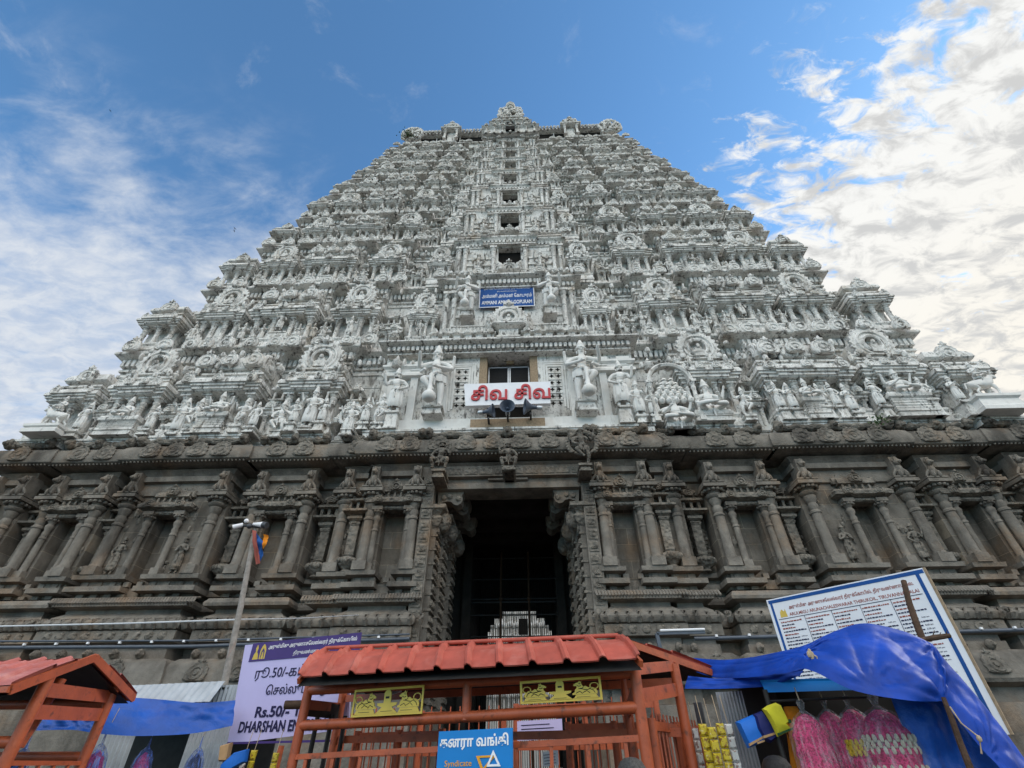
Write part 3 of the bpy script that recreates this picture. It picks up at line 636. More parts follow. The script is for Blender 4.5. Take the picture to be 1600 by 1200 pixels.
    if k:
        # central bay: pillars, niches, small pavilions and the gable at the foot of the doorway
        for sg in (-1, 1):
            for xx, rr in ((1.25, .14), (3.45, .15), (3.95, .13))[1 if k == 1 else 0:]: column(mb, sg * xx * s, ych - .22, z0 + 1.0 * hs, z1 - 1.30 * hs, rr * (.55 + .45 * s), 10)
            for xx in (1.7, 3.1)[1 if k == 1 else 0:]: mb.sweep(sg * xx * s - .22 * s, sg * xx * s + .22 * s, ych - .12, yw, [(0, z0 + .6 * hs), (0, z0 + 2.4 * hs), (.10, z0 + 2.45 * hs), (.10, z0 + 2.6 * hs), (.02, z0 + 2.75 * hs), (0, z0 + 3.2 * hs), (.08, z0 + 3.25 * hs), (.02, z0 + 3.5 * hs)])
            mb.sweep(sg * 2.4 * s - 1.0 * s, sg * 2.4 * s + 1.0 * s, ych - .42, yw, [(.05, z0 + .80 * hs), (.05, z0 + .9 * hs), (0, z0 + .92 * hs), (0, z0 + 1.35 * hs), (.07, z0 + 1.37 * hs), (.07, z0 + 1.48 * hs)])
            n = 9
            for i in range(n): mb.box(sg * 2.4 * s - .95 * s + 1.9 * s * i / n, sg * 2.4 * s - .95 * s + 1.9 * s * (i + .6) / n, ych - .47, ych - .40, z0 + .96 * hs, z0 + 1.33 * hs)
            for xx in (1.05, 1.7, 2.35, 3.0, 3.65, 4.3):
                q = 1.0 * s
                mb.sweep(sg * xx * s - .24 * q, sg * xx * s + .24 * q, yp + .0, yw - .4, [(.05, z0), (.05, z0 + .08 * hs), (-.04, z0 + .10 * hs), (-.04, z0 + .45 * hs), (.02, z0 + .47 * hs), (.08, z0 + .52 * hs), (.07, z0 + .60 * hs), (-.02, z0 + .68 * hs), (-.06, z0 + .8 * hs)]); stupi(mb, sg * xx * s, yp + .2, z0 + .78 * hs, .45 * hs, 7); mb.merge(kudu(.17 * s + .03, .05, 18, 8), T(sg * xx * s, yp - .08, z0 + .62 * hs))
            q = s * .66; mb.merge(GAB, T(sg * 5.25 * s, yp + .22, z0 + .1, 0, (q, q, hs * .80)))
            mb.merge(KD, T(sg * 2.0 * s, Y - .62, z1 + .08 * hs, 0, (.8 * s, .8, .8 * hs))); mb.merge(KD, T(sg * 4.5 * s, Y - .55, z1, 0, (1.0 * s, 1, .9 * hs)))
            for i in range(6): mb.blob((sg * (2.3 + .38 * i) * s, Y - .5, z1 + (.16 + .12 * rnd.random()) * hs), (.17 * s, .12, .16 * hs), 0, 6, 4)
        q = (.92 if k == 1 else .62 if k < 4 else .5) * s; f_ = 1.0 if k == 1 else .62 if k < 4 else .4
        mb.sweep(-.62 * q, .62 * q, yp - .05, ych + .1, [(.1, z0), (.1, z0 + .2 * hs * f_), (0, z0 + .25 * hs * f_), (0, z0 + .75 * hs * f_), (.16, z0 + .80 * hs * f_), (.34, z0 + .95 * hs * f_), (.30, z0 + 1.05 * hs * f_), (.1, z0 + 1.12 * hs * f_)])
        mb.merge(nasi(1.0, .8), T(0, yp + .02, z0 + (1.12 * f_ + .7 * .95 * (1 if k == 1 else .75)) * hs, 0, (q, .7, hs * .95 * (1 if k == 1 else .75))))
        for sg in (-1, 1): mb.merge(kudu(.5, .1, 24, 12), T(sg * 1.25 * q, yp + .15, z0 + 1.3 * hs, sg * R(62), (.9 * hs, 1, 1.3 * hs)))
    storey = part("storey", mb, "stucco", tower)
    # miniature shrines: sub-parts sharing three meshes
    shr = [(me_gab, 9.1, "gabled_shrine"), (me_bar, 13.4, "barrel_shrine"), (me_gab, 17.3, "gabled_shrine"), (me_dom, None, "domed_shrine")]
    for sg in (-1, 1):
        for me, xx, nm in shr:
            x = xx * sl if xx else xw - (1.35 if k < 2 else 1.65) * sl
            j = rnd.uniform(.97, 1.03)
            zz = z0 + .02
            link(nm, me[0] if k == 0 and nm == 'gabled_shrine' else rnd.choice(me), storey, (sg * x, yp + (.16 if nm != "domed_shrine" else .10) - (.10 if nm == "barrel_shrine" else 0), zz), (0, 0, rnd.uniform(-.03, .03)), (sl * j * rnd.uniform(.94, 1.06), .8 * s + .2, hs * rnd.uniform(.94, 1.03) * (.99 if nm != "domed_shrine" else .92)))
        if k:
            # small figures standing in front of the shrines
            for xx in ((13.4, 12.3, 14.5, 9.1, 6.5, 7.7, 10.7, 11.4, 15.6, 18.7, 5.2) if k < 5 else (13.4, 9.1, 7.2, 11.0, 15.6)):
                key = rnd.choice(fig_keys); q = (1.55 if xx == 13.4 else 1.25) * hs * rnd.uniform(.9, 1.1)
                zf = z0 + (1.25 if xx == 13.4 else .72) * hs
                link("figure", me_fig[key], storey, (sg * (xx + rnd.uniform(-.12, .12)) * sl, yp + (.02 if xx in (13.4, 9.1) else .25), zf), (0, 0, rnd.uniform(-.3, .3)), (q * (1 if sg > 0 else -1), q, q))
            if k > 1: link("figure", me_club, storey, (sg * 2.42 * s, ych - .26, z0 + 1.48 * hs), (0, 0, 0), (2.5 * hs * sg * -1, 2.3 * hs, 2.2 * hs))
# ------------------------------------------------------------------ first storey doorway details
dw = MB()
dw.box(-1.40, -1.03, 17.58, 18.2, 15.2, 17.62, 1); dw.box(1.05, 1.42, 17.58, 18.2, 15.2, 17.62, 1)
for sg in (-1, 1):                                   # pierced screens in stepped frames
    cx = sg * 2.22
    for i, (hwid, zt, zb, y) in enumerate(((.66, 16.95, 14.0, 17.575), (.54, 16.82, 14.1, 17.565), (.42, 16.68, 14.2, 17.555))):
        for a, b in ((cx - hwid, cx - hwid + .09), (cx + hwid - .09, cx + hwid)): dw.box(a, b, y, 17.62, zb, zt)
        dw.box(cx - hwid + .09, cx + hwid - .09, y, 17.62, zt - .09, zt)
    for r_ in range(6):
        for c_ in (-1, 1):
            x, z = cx + c_ * .16, 16.42 - r_ * .40
            star = []
            for i in range(8):
                t = math.pi / 4 * i; q = .13 if i % 2 == 0 else .06; star.append((x + q * math.cos(t), 17.592, z + q * math.sin(t)))
            dw.quad(star, 2); dw.box(x - .15, x + .15, 17.56, 17.6, z + .16, z + .19)  # flat near-black stars paint the shade in the piercings
    for xx, r_ in ((3.0, .16), (4.45, .17), (5.5, .17)):
        dw.box(sg * xx - r_, sg * xx + r_, 17.42, 17.62, 13.4, 16.3); dw.sweep(sg * xx - r_, sg * xx + r_, 17.42, 17.62, [(0, 16.3), (.1, 16.4), (.02, 16.5), (.02, 16.65), (.14, 16.75), (.14, 16.9)])
    dw.sweep(sg * 5.0 - .9, sg * 5.0 + .9, 17.4, 17.7, [(0, 16.0), (.12, 16.05), (.12, 16.2), (.03, 16.3), (.03, 16.5), (.15, 16.6), (.15, 16.72)])
dw.box(-6.0, 6.0, 17.2, 17.65, 12.9, 13.42); dw.box(-1.6, 1.6, 16.95, 17.3, 12.75, 13.2, 1)
part("doorway", dw, ["stucco_clean", "brown_stone", "shade_black"], tower)
wd = MB()
for x in (-1.0, -.05, .04, .96): wd.box(x, x + .06, 18.0, 18.06, 15.2, 17.0)
wd.box(-1.0, 1.02, 18.0, 18.07, 16.95, 17.02); wd.box(-1.0, 1.02, 18.0, 18.07, 15.2, 15.28)
win = part("window", wd, "steel", tower)
pn = MB(); pn.box(-.95, .97, 18.03, 18.045, 15.28, 16.95); part("window_screen", pn, "glass_dark", win)
bx = MB(); bx.box(-.12, .26, 17.9, 18.0, 17.15, 17.42); part("lamp_box", bx, "brown_stone", win)
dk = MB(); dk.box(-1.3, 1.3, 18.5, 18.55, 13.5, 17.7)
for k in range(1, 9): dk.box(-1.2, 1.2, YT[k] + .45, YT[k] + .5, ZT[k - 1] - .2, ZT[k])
part("shade_plane", dk, "shade_black", tower)  # near-black planes just inside the openings paint their darkness
# ------------------------------------------------------------------ barrel roof
rf = MB()
zb = 50.5
rf.sweep(-11.4, 11.4, 22.9, 40, [(0, zb - .5), (0, zb + .9), (.2, zb + 1.0), (.2, zb + 1.15), (0, zb + 1.2)])
rf.box(-10.6, 10.6, 23.35, 39, zb + 1.1, zb + 3.6, 1)  # near-black faces paint the shade of the gallery openings
for i in range(26):
    x = -10.4 + i * .83
    if abs(x) > 2.2: rf.box(x - .05, x + .05, 23.25, 23.3, zb + 1.1, zb + 3.6) if i % 3 == 0 else None
prf = [(23.2, 3.55), (22.9, 3.7), (22.95, 4.1), (23.3, 4.9), (24.2, 5.9), (25.8, 6.6), (28, 7.0), (34, 7.0), (38, 5.5), (39.5, 3.55)]
rf.rings([[(x, y, zb + z) for y, z in prf] for x in (-10.9, 10.9)])
for i in range(58):                                  # ribs along the lip
    x = -10.7 + i * .375
    rf.tube([(x, 22.85, zb + 3.62), (x, 22.82, zb + 4.1), (x, 23.18, zb + 4.95), (x, 24.1, zb + 6.0)], [.13, .14, .13, .10], 6)
roof = part("barrel_roof", rf, ["stucco", "shade_black"], tower)
def gable(name, x, y, z, q, key="nasi", rot=0):
    g = MB(); g.merge(nasi(.85, .9), T(0, 0, .7, 0, (.85, 1, 1.15)))
    for i in range(26):
        t = R(-30) + R(240) * i / 25
        g.blob((rnd.uniform(.75, .95) * math.cos(t), -.12, .75 + rnd.uniform(1.0, 1.25) * math.sin(t)), (rnd.uniform(.10, .18), .14, rnd.uniform(.10, .22)), 0, 6, 4)
    for i in range(22): g.blob((rnd.uniform(-.6, .6), -.2, .2 + rnd.random() * 1.2), (.13, .12, .17), 0, 6, 4)
    stupi(g, 0, .1, 1.95, .55)
    return link(name, g.mesh(name, ["stucco"]), roof, (x, y, z), (0, 0, rot), (q, q, q))
for sg in (-1, 1):
    gable("gable_end", sg * 10.35, 22.7, zb + 2.0, 1.25); gable("gable_end", sg * 11.0, 24.2, zb + 3.0, 1.25, rot=sg * R(75))
    d = MB()
    for s2 in (-1, 1): column(d, s2 * .62, 0, 0, 1.9, .13)
    d.sweep(-.85, .85, -.1, 1.2, [(0, 1.9), (.2, 2.0), (.25, 2.15), (.1, 2.3)]); d.box(-.4, .4, .25, .3, 0, 1.9)
    d.merge(nasi(.72, .9), T(0, -.05, 2.3 + .5))
    for i in range(10): d.blob((rnd.uniform(-.75, .75), -.15, 2.4 + rnd.random() * .8), (.14, .12, .16), 0, 6, 4)
    stupi(d, 0, .1, 3.5, .6)
    link("dormer", d.mesh("dormer", ["stucco"]), roof, (sg * 6.3, 22.6, zb + 1.75))
d = MB()                                             # domed central dormer
for j, (hw, z0, z1) in enumerate(((2.6, .0, 1.5), (1.9, 1.5, 2.8), (1.35, 2.8, 3.7))):
    d.sweep(-hw, hw, -.35 + j * .12, 2.5, [(.1, z0), (0, z0 + .15), (0, z1 - .5), (.15, z1 - .35), (.3, z1 - .2), (.25, z1 - .1), (0, z1)])
    for i in range(7): x = -hw + .2 + (2 * hw - .4) * i / 6; column(d, x, -.45 + j * .12, z0, z1 - .4, .09, 8); d.merge(kudu(.2, .06, 16, 8), T(x, -.65 + j * .12, z1 - .12))
d.merge(nasi(1.5, 1.6), T(0, -.1, 4.55, 0, (.80, 1, 1.05)))
for i in range(34):
    t = R(-25) + R(230) * i / 33; d.blob((rnd.uniform(1.1, 1.4) * math.cos(t), -.25, 4.6 + rnd.uniform(1.6, 1.95) * math.sin(t)), (.15, .16, rnd.uniform(.15, .3)), 0, 6, 4)
for i in range(34): d.blob((rnd.uniform(-1.2, 1.2), -.35, 4.0 + rnd.random() * 1.8), (.2, .16, .22), 0, 6, 4)
for dx_, zz in ((0, 6.5), (-.5, 6.35), (.5, 6.35)): stupi(d, dx_, -.05, zz, .9 if dx_ == 0 else .5)
stupi(d, 0, -.05, 6.3, 1.7)
d.box(-.45, .45, -.60, -.3, .35, 1.05, 1); d.box(-.35, .35, -.48, -.2, 1.8, 2.3, 1)  # near-black boxes paint the dormer openings as shaded
link("dormer", d.mesh("central_dormer", ["stucco", "shade_black"]), roof, (0, 21.95, zb + .2))
# ------------------------------------------------------------------ granite base
gb = MB()                       # material 0 wall, 1 plain granite, 2 carved, 3 granite darkened for passage shade
PL = [(.75, 0), (.75, 2.9), (.45, 2.95), (.45, 3.30), (.55, 3.34), (.80, 3.40), (.86, 3.50), (.80, 3.85), (.66, 4.15), (.50, 4.28), (.30, 4.30), (.30, 4.55), (.22, 4.56), (.22, 4.74), (.46, 4.78), (.46, 5.12), (.40, 5.14), (.50, 5.17), (.56, 5.26), (.57, 5.36),
      (.50, 5.46), (.36, 5.50), (.34, 5.56), (.12, 5.72), (.12, 5.84), (.20, 5.86), (.44, 5.90), (.46, 6.0), (.36, 6.16), (.14, 6.22), (.08, 6.24), (.08, 6.38), (.40, 6.41), (.40, 6.58), (.10, 6.60), (.10, 6.80), (.34, 6.84), (.36, 6.99), (.24, 7.02), (0, 7.03)]
CO = [(0, 10.15), (.10, 10.18), (.10, 10.42), (.02, 10.44), (.02, 10.72), (.20, 10.76), (.20, 10.98), (.10, 11.0), (.22, 11.16), (.32, 11.22), (.10, 11.27), (.10, 11.36), (.50, 11.42), (.68, 11.46), (.76, 11.52), (.80, 11.68), (.78, 11.90), (.70, 12.10), (.55, 12.24), (.3, 12.28), (.0, 12.29)]
BAYS = [(3.35, 5.62, 17.50, 4.42), (5.62, 6.75, 17.64, None), (7.75, 10.35, 17.70, 9.15), (11.25, 15.6, 17.58, 13.5), (16.25, 18.85, 17.70, 17.5), (19.7, 21.5, 17.62, None)]
RW = 18.5
cor_mb = []
def cornice_piece(x0, x1, yw, crv=True):
    x0, x1 = x0 + .16, x1 - .16; m = MB(); m.sweep(x0, x1, yw, yw + .9, CO[13:], 0); m.sweep(x0 + .15, x1 - .15, yw, yw + .9, CO[:14], 0)
    n = int((x1 - x0 + 1.2) / .155)
    for i in range(n):
        x = x0 - .6 + (x1 - x0 + 1.2) * (i + .5) / n; m.blob((x, yw - .66, 11.445), (.045, .045, .055), 0, 6, 4)
    nk = max(1, round((x1 - x0) / 1.15))
    for i in range(nk):
        x = x0 + (x1 - x0) * (i + .5) / nk; m.merge(kudu(.42, .045, 28, 14, False), Matrix.Translation((x, yw - .79, 11.86)) @ Matrix.Rotation(R(-6), 4, "X"), 1)
    # rope-like frieze of beasts above the cornice
    pts = [(x0 - .25 + (x1 - x0 + .5) * t / 24, yw - .58 - .03 * math.sin(t * 2.3), 12.42 + .03 * math.sin(t * 1.7)) for t in range(25)]
    m.tube(pts, [.15 + .03 * math.sin(t * 1.9) + .015 * math.sin(t * 5.1) for t in range(25)], 9, 1)
    for x in ([x0 - .2, x1 + .2] + ([(x0 + x1) / 2] if x1 - x0 > 2 else [])):
        m.blob((x, yw - .64, 12.46), (.20, .22, .24), 1, 9, 6); m.blob((x, yw - .84, 12.42), (.11, .12, .10), 1, 7, 4); m.blob((x, yw - .64, 12.66), (.13, .12, .10), 1, 7, 4)
        for s in (-1, 1): m.blob((x + s * .12, yw - .72, 12.60), (.06, .06, .07), 1, 6, 4)
    return m
for sg in (-1, 1):
    gb.box(*sorted((sg * 2.9, sg * 21.2)), RW, 40, 0, 12.6, 0)
    gb.sweep(*sorted((sg * 6.7, sg * 21.0)), RW, RW + .5, PL, 1)
    gb.sweep(*sorted((sg * 6.7, sg * 21.0)), RW, RW + .5, [(o * .8, z) for o, z in CO], 1)
    # flank of the base
    gb.rings([[(sg * (21.2 + o), RW + .2, z), (sg * (21.2 + o), 40, z), (sg * 20.5, 40, z), (sg * 20.5, RW + .2, z)] for o, z in PL + CO], 1)
    for a, b, yf, nc in BAYS:
        x0, x1 = (a, b) if sg > 0 else (-b, -a)
        if nc:
            c = sg * nc
            gb.box(x0, c - .43, yf, RW + .1, 6.9, 10.3, 0); gb.box(c + .43, x1, yf, RW + .1, 6.9, 10.3, 0); gb.box(c - .44, c + .44, yf + .01, RW + .1, 9.5, 10.3, 0)
            gb.box(c - .5, c + .5, yf + .55, RW + .12, 6.5, 9.6, 0)
            gb.sweep(x0 + .2, c - .62, yf, RW + .2, PL[31:], 1); gb.sweep(c + .62, x1 - .2, yf, RW + .2, PL[31:], 1); gb.sweep(x0 + .25, x1 - .25, yf, RW + .2, PL[:31], 1); gb.box(x0 + .02, x1 - .02, yf + .02, RW + .1, 6.3, 6.6, 1); gb.box(x0, c - .43, yf + .01, RW + .1, 6.5, 6.92, 1); gb.box(c + .43, x1, yf + .01, RW + .1, 6.5, 6.92, 1)
        else:
            gb.box(x0, x1, yf, RW + .1, 6.9, 10.3, 0); gb.sweep(x0 + .25, x1 - .25, yf, RW + .2, PL, 1)
        # fluting on the ribbed cornice and on the roll
        n = int((x1 - x0 + .8) / .105)
        for i in range(n):
            x = x0 - .42 + (x1 - x0 + .84) * (i + .5) / n
            if abs(a - 7.75) > .1 and abs(a - 16.25) > .1: gb.tube([(x, yf - .10, 6.24), (x + .02, yf - .38, 6.15), (x + .04, yf - .475, 6.0), (x + .05, yf - .42, 5.89)], [.03, .045, .05, .03], 5, 1)
        n = int((x1 - x0 + 1.0) / .34)
        for i in range(n + 1):
            x = x0 - .52 + (x1 - x0 + 1.04) * i / n
            gb.tube([(x, yf - .34, 5.50), (x, yf - .535, 5.42), (x, yf - .60, 5.30), (x, yf - .51, 5.16)], [.05, .08, .08, .05], 6, 1)
        # carved blocks on the frieze and heads above the lower cornice
        n = int((x1 - x0) / .42)
        for i in range(n):
            x = x0 + (x1 - x0) * (i + .5) / n
            gb.blob((x, yf - .47, 4.95), (.15, .06, .13), 2, 7, 4); gb.blob((x + .08, yf - .48, 5.02), (.07, .06, .06), 2, 6, 4)
            if i % 2 == 0: gb.blob((x, yf - .50, 4.42), (.13, .16, .15), 2, 8, 5); gb.blob((x, yf - .64, 4.40), (.07, .08, .06), 2, 6, 4)
            if i % 3 == 1: gb.merge(kudu(.34, .06, 24, 12), Matrix.Translation((x, yf - .80, 3.82)) @ Matrix.Rotation(R(-20), 4, "X"), 2)
        for i in range(int((x1 - x0) / .5)):
            x = x0 + .3 + i * .5; gb.box(x - .10, x + .10, yf - .14, yf, 6.62, 6.79, 1); gb.box(x - .12, x + .12, yf - .13, yf, 6.26, 6.37, 1)
        # low relief scrolls and figures on the wall panels
        for i in range(40 if nc else 18):
            x = rnd.uniform(x0 + .1, x1 - .1)
            if nc and abs(x - sg * nc) < .62: continue
            gb.blob((x, yf - .005, rnd.uniform(7.2, 9.7)), (rnd.uniform(.04, .11), rnd.uniform(.03, .09), rnd.uniform(.05, .24)), 2, 7, 4)
        cor_mb.append((cornice_piece(x0, x1, yf), x0))
    # doorway jamb: carved strip with panels
    j0, j1 = sorted((sg * 2.9, sg * 3.36)); gb.box(j0, j1, 17.22, 18.5, 0, 10.62, 1)
    for i in range(17):
        z = 3.0 + i * .45; gb.box(j0 + .06, j1 - .06, 17.19, 17.23, z + .04, z + .40, 2); gb.merge(kudu(.13, .03, 16, 6, False), T((j0 + j1) / 2, 17.19, z + .22), 2)
    # side of the passage: stacked carved pilasters and brackets
    for q, (y0, y1, xi) in enumerate(((17.5, 18.3, 2.72), (18.5, 19.6, 2.60), (20.2, 21.2, 2.5))):
        a, b = sorted((sg * xi, sg * 3.0)); gb.box(a, b, y0, y1, 0, 9.3, 1)
        for i in range(26):
            z = 2.8 + i * .26
            gb.sweep(a - .0, b, y0 + .05, y1, [(.01, z), (.08, z + .03), (.06, z + .10), (.01, z + .14)], 2) if i % 2 else [gb.blob((sg * (xi - .02), y0 + .12 + .22 * k, z + .06), (.09, .09, .12), 2, 6, 4) for k in range(4)]
        gb.sweep(a, b, y0, y1, [(0, 8.6), (.12, 8.75), (.22, 8.95), (.10, 9.1), (.16, 9.2), (.34, 9.3), (.34, 9.45), (.1, 9.5)], 2)
        gb.blob((sg * (xi - .15), (y0 + y1) / 2, 9.0), (.34, .42, .42), 2, 10, 7)
        arm = [(0, 9.55), (-.15, 9.70), (-.35, 9.76), (-.52, 9.72), (-.62, 9.62), (-.76, 9.58), (-.90, 9.66), (-.96, 9.82), (-.92, 10.0), (-.98, 10.08), (-1.0, 10.3), (-.9, 10.42), (.1, 10.42)]
        gb.rings([[(sg * (xi + .05 + x), y, z) for x, z in arm] for y in (y0 + .12, y1 - .12)], 1)
        for x, z in ((-.8, 9.85), (-.45, 9.95), (-.2, 9.9)): gb.blob((sg * (xi + .05 + x), y0 + .10, z), (.11, .07, .12), 2, 8, 5)
        gb.lathe(0, 0, [(.01, 0), (.30, .0), (.36, .1), (.36, .5), (.30, .6), (.01, .6)], 14, 2, 0) if False else None
gb.box(-2.95, 2.95, 17.48, 40, 11.2, 12.6, 1)
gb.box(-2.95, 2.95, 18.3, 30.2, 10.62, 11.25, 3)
cor_mb.append((cornice_piece(-3.55, 3.55, 17.52), 0))
# lintel beam with panels and hanging buds
gb.sweep(-3.3, 3.3, 17.45, 18.3, [(0, 10.62), (.16, 10.66), (.16, 11.12), (.02, 11.14), (.12, 11.2), (.12, 11.3), (.02, 11.34)], 1)
for i in range(10): gb.box(-3.0 + i * .62, -3.0 + i * .62 + .52, 17.26, 17.30, 10.74, 11.04, 2)
for x in (-.62, -.35, 0, .35, .62):
    gb.lathe(x, 17.7, [(.02, -.02), (.09, -.05), (.13, -.15), (.08, -.24), (.11, -.30), (.02, -.46)] if abs(x) < .1 else [(.02, 0), (.07, -.04), (.08, -.12), (.015, -.22)], 8, 1, 10.62)
gb.sweep(-.75, .75, 17.42, 18.1, [(0, 10.50), (.05, 10.53), (.05, 10.60), (0, 10.64)], 1)
# passage lining, gate reveal, far end with a stepped opening
for sg in (-1, 1):
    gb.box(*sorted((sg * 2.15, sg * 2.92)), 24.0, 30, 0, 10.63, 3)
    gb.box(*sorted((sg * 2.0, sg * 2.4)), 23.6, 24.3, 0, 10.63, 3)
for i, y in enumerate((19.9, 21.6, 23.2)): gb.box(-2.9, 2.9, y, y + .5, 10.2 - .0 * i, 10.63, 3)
EY = 30.0
def ex(px): return at(px, 985, EY).x
def ez(py): return at(800, py, EY).z
steps = [(761.5, 1200, 985), (766, 985, 974), (772, 974, 964), (785, 964, 953)]
stepr = [(862, 1200, 984), (858, 984, 975), (852, 975, 964), (839, 964, 953)]
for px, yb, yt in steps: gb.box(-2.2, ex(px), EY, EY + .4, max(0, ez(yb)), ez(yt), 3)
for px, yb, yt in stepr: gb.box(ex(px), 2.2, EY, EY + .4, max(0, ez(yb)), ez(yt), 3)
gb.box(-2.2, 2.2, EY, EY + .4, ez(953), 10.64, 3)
base = part("granite_base", gb, ["granite_wall", "granite", "granite_carved", "granite_shaded"], tower)
for m, x0 in cor_mb: part("cornice", m, ["granite", "granite_carved"], base)
# columns
c_ = MB(); column(c_, 0, 0, 0, 3.10, .185, 14)
c_.lathe(0, 0, [(.20, 2.56), (.31, 2.63), (.34, 2.70), (.24, 2.78)], 14); 
for i in range(14):
    t = 2 * math.pi * i / 14; c_.blob((.38 * math.cos(t), .38 * math.sin(t), 2.87), (.08, .08, .06), 0, 6, 4)
c_.box(-.45, .45, -.45, .45, 2.95, 3.08); c_.sweep(-.30, .30, -.30, .3, [(0, 3.08), (.10, 3.14), (.10, 3.2), (0, 3.22)])
for zz in (.18, .30): c_.blob((0, -.21, zz), (.13, .05, .10), 0, 7, 4)
# bracket beast on the capital
c_.blob((0, -.30, 3.45), (.13, .17, .26), 0, 9, 6); c_.blob((0, -.40, 3.78), (.12, .13, .14), 0, 8, 6); c_.blob((0, -.53, 3.74), (.07, .08, .06), 0, 7, 4); c_.blob((0, -.36, 3.94), (.08, .08, .09), 0, 7, 4)
for s in (-1, 1): c_.blob((s * .11, -.40, 3.28), (.06, .10, .15), 0, 7, 5); c_.blob((s * .09, -.33, 3.88), (.04, .04, .07), 0, 6, 4); c_.tube([(s * .12, -.3, 3.5), (s * .24, -.30, 3.36), (s * .30, -.28, 3.24)], [.06, .06, .04], 6)
c_.box(-.16, .16, -.3, .3, 3.2, 4.05)
me_col = c_.mesh("column", ["granite"])
n_ = MB(); column(n_, 0, 0, 0, 2.42, .12, 12); n_.box(-.20, .20, -.20, .2, 2.3, 2.42)
for i in range(10):
    t = 2 * math.pi * i / 10; n_.blob((.20 * math.cos(t), .20 * math.sin(t), 2.22), (.055, .055, .05), 0, 6, 4)
me_nc = n_.mesh("niche_column", ["granite"])
v_ = MB()                                             # vase with a pilaster carrying a tiny pavilion
v_.lathe(0, 0, [(.12, 0), (.20, .04), (.15, .12), (.22, .2), (.34, .30), (.38, .40), (.30, .52), (.16, .58), (.2, .64), (.14, .68)], 14)
for i in range(18):
    t = 2 * math.pi * i / 18; v_.blob((.35 * math.cos(t), .35 * math.sin(t), .40), (.05, .05, .10), 0, 5, 4)
v_.box(-.15, .15, -.10, .35, .66, 1.80); v_.sweep(-.15, .15, -.12, .35, [(0, 1.78), (.04, 1.86), (0, 1.92), (.1, 2.0), (.1, 2.1), (.02, 2.12), (.14, 2.2), (.26, 2.24), (.26, 2.32), (.1, 2.36)])
v_.box(-.30, .30, -.16, .35, 2.36, 2.44)
for x in (-.26, 0, .26): v_.box(x - .045, x + .045, -.16, .3, 2.44, 2.68)
v_.sweep(-.28, .28, -.14, .35, [(0, 2.68), (.12, 2.72), (.10, 2.82), (-.02, 2.88)])
v_.sweep(-.20, .20, -.08, .35, [(0, 2.88), (0, 3.05), (.06, 3.1), (.04, 3.2), (-.06, 3.32), (-.18, 3.4)]); v_.merge(kudu(.16, .05, 18, 8), T(0, -.14, 3.06)); stupi(v_, 0, 0, 3.36, .2)
for s in (-1, 1):
    for i in range(7): v_.blob((s * (.28 + .05 * math.sin(i * 2)), .15, .7 + .16 * i), (.08, .05, .08), 0, 6, 4)
me_vp = v_.mesh("vase_pilaster", ["granite_carved"])
h_ = MB()                                             # pavilion crowning a niche
h_.sweep(-.72, .72, -.22, .3, [(0, 0), (.04, .03), (.14, .06), (.16, .16), (.08, .26), (0, .30)]); h_.sweep(-.5, .5, -.12, .3, [(0, .3), (0, .48)])
for i in range(5): h_.box(-.46 + i * .2, -.40 + i * .2, -.20, -.1, .3, .48)
h_.rings([[(x, y, z) for y, z in ((-.12, .46), (-.24, .50), (-.22, .64), (-.10, .76), (.1, .80), (.3, .80), (.3, .46))] for x in (-.56, .56)])
h_.merge(kudu(.20, .06, 22, 10), T(0, -.24, .66)); 
for s in (-1, 1): h_.merge(kudu(.17, .06, 22, 10, False), T(s * .58, .0, .64, s * R(90))); h_.merge(kudu(.15, .04, 18, 8, False), T(s * .48, -.36, .16))
for i in range(5): stupi(h_, -.4 + i * .2, 0, .78, .2, 6)
h_.sweep(-.62, .62, -.16, .2, [(0, -.14), (.05, -.1), (.02, -.02)])
me_np = h_.mesh("niche_pavilion", ["granite_carved"])
me_rf = {k: figure_mb(k, True, .12).mesh("relief_figure", ["granite_carved"], 60) for k in ("pray", "sway", "stand")}
for sg in (-1, 1):
    for x, y in ((3.62, 17.34), (5.32, 17.34), (6.42, 17.50), (8.02, 17.54), (10.05, 17.54), (11.58, 17.44), (15.25, 17.44), (16.55, 17.54), (18.55, 17.54), (19.95, 17.48), (21.2, 17.48)):
        link("column", me_col, base, (sg * x, y, 7.0))
    for x, y in ((5.88, 17.55), (7.22, 18.12), (10.80, 18.12), (15.92, 18.12), (19.25, 18.12)): link("vase_pilaster", me_vp, base, (sg * x, y, 6.98), (0, 0, 0), (1.15, 1.2, 1.0))
    for x, y in ((4.42, 17.5), (9.15, 17.70), (13.5, 17.58), (17.5, 17.70)):
        for d in (-.62, .62): link("niche_column", me_nc, base, (sg * x + d, y - .12, 7.0))
        link("niche_pavilion", me_np, base, (sg * x, y, 9.46), (0, 0, 0), (1.25, 1.25, 1.15))
    for x, k in ((12.3, "pray"), (14.75, "sway")):
        link("relief_figure", me_rf[k], base, (sg * x, 17.50, 7.06), (0, 0, 0), (1.35, .9, 1.35))
# iron gate far inside the passage
g = MB()
for x in (-.62, .72):
    g.tube([(x, 24, 0), (x, 24, 9.9)], .055, 8, 1); g.blob((x, 24, 7.7), .11, 1)
gate = part("iron_gate", g, ["iron", "rust"], tower)
g = MB()
for i in range(46):
    x = -2.0 + i * .089; g.tube([(x, 24.03, 0), (x, 24.03, 9.6)], .012, 4)
for z in (4.0, 4.6, 5.2, 5.8, 6.1, 7.0, 7.7, 8.6, 9.6): g.bar((-2.0, 24.02, z), (2.1, 24.02, z), .03, .05)
g.bar((-2.0, 24.0, 7.55), (2.1, 24.0, 7.55), .05, .06)
part("bars", g, "iron", gate)
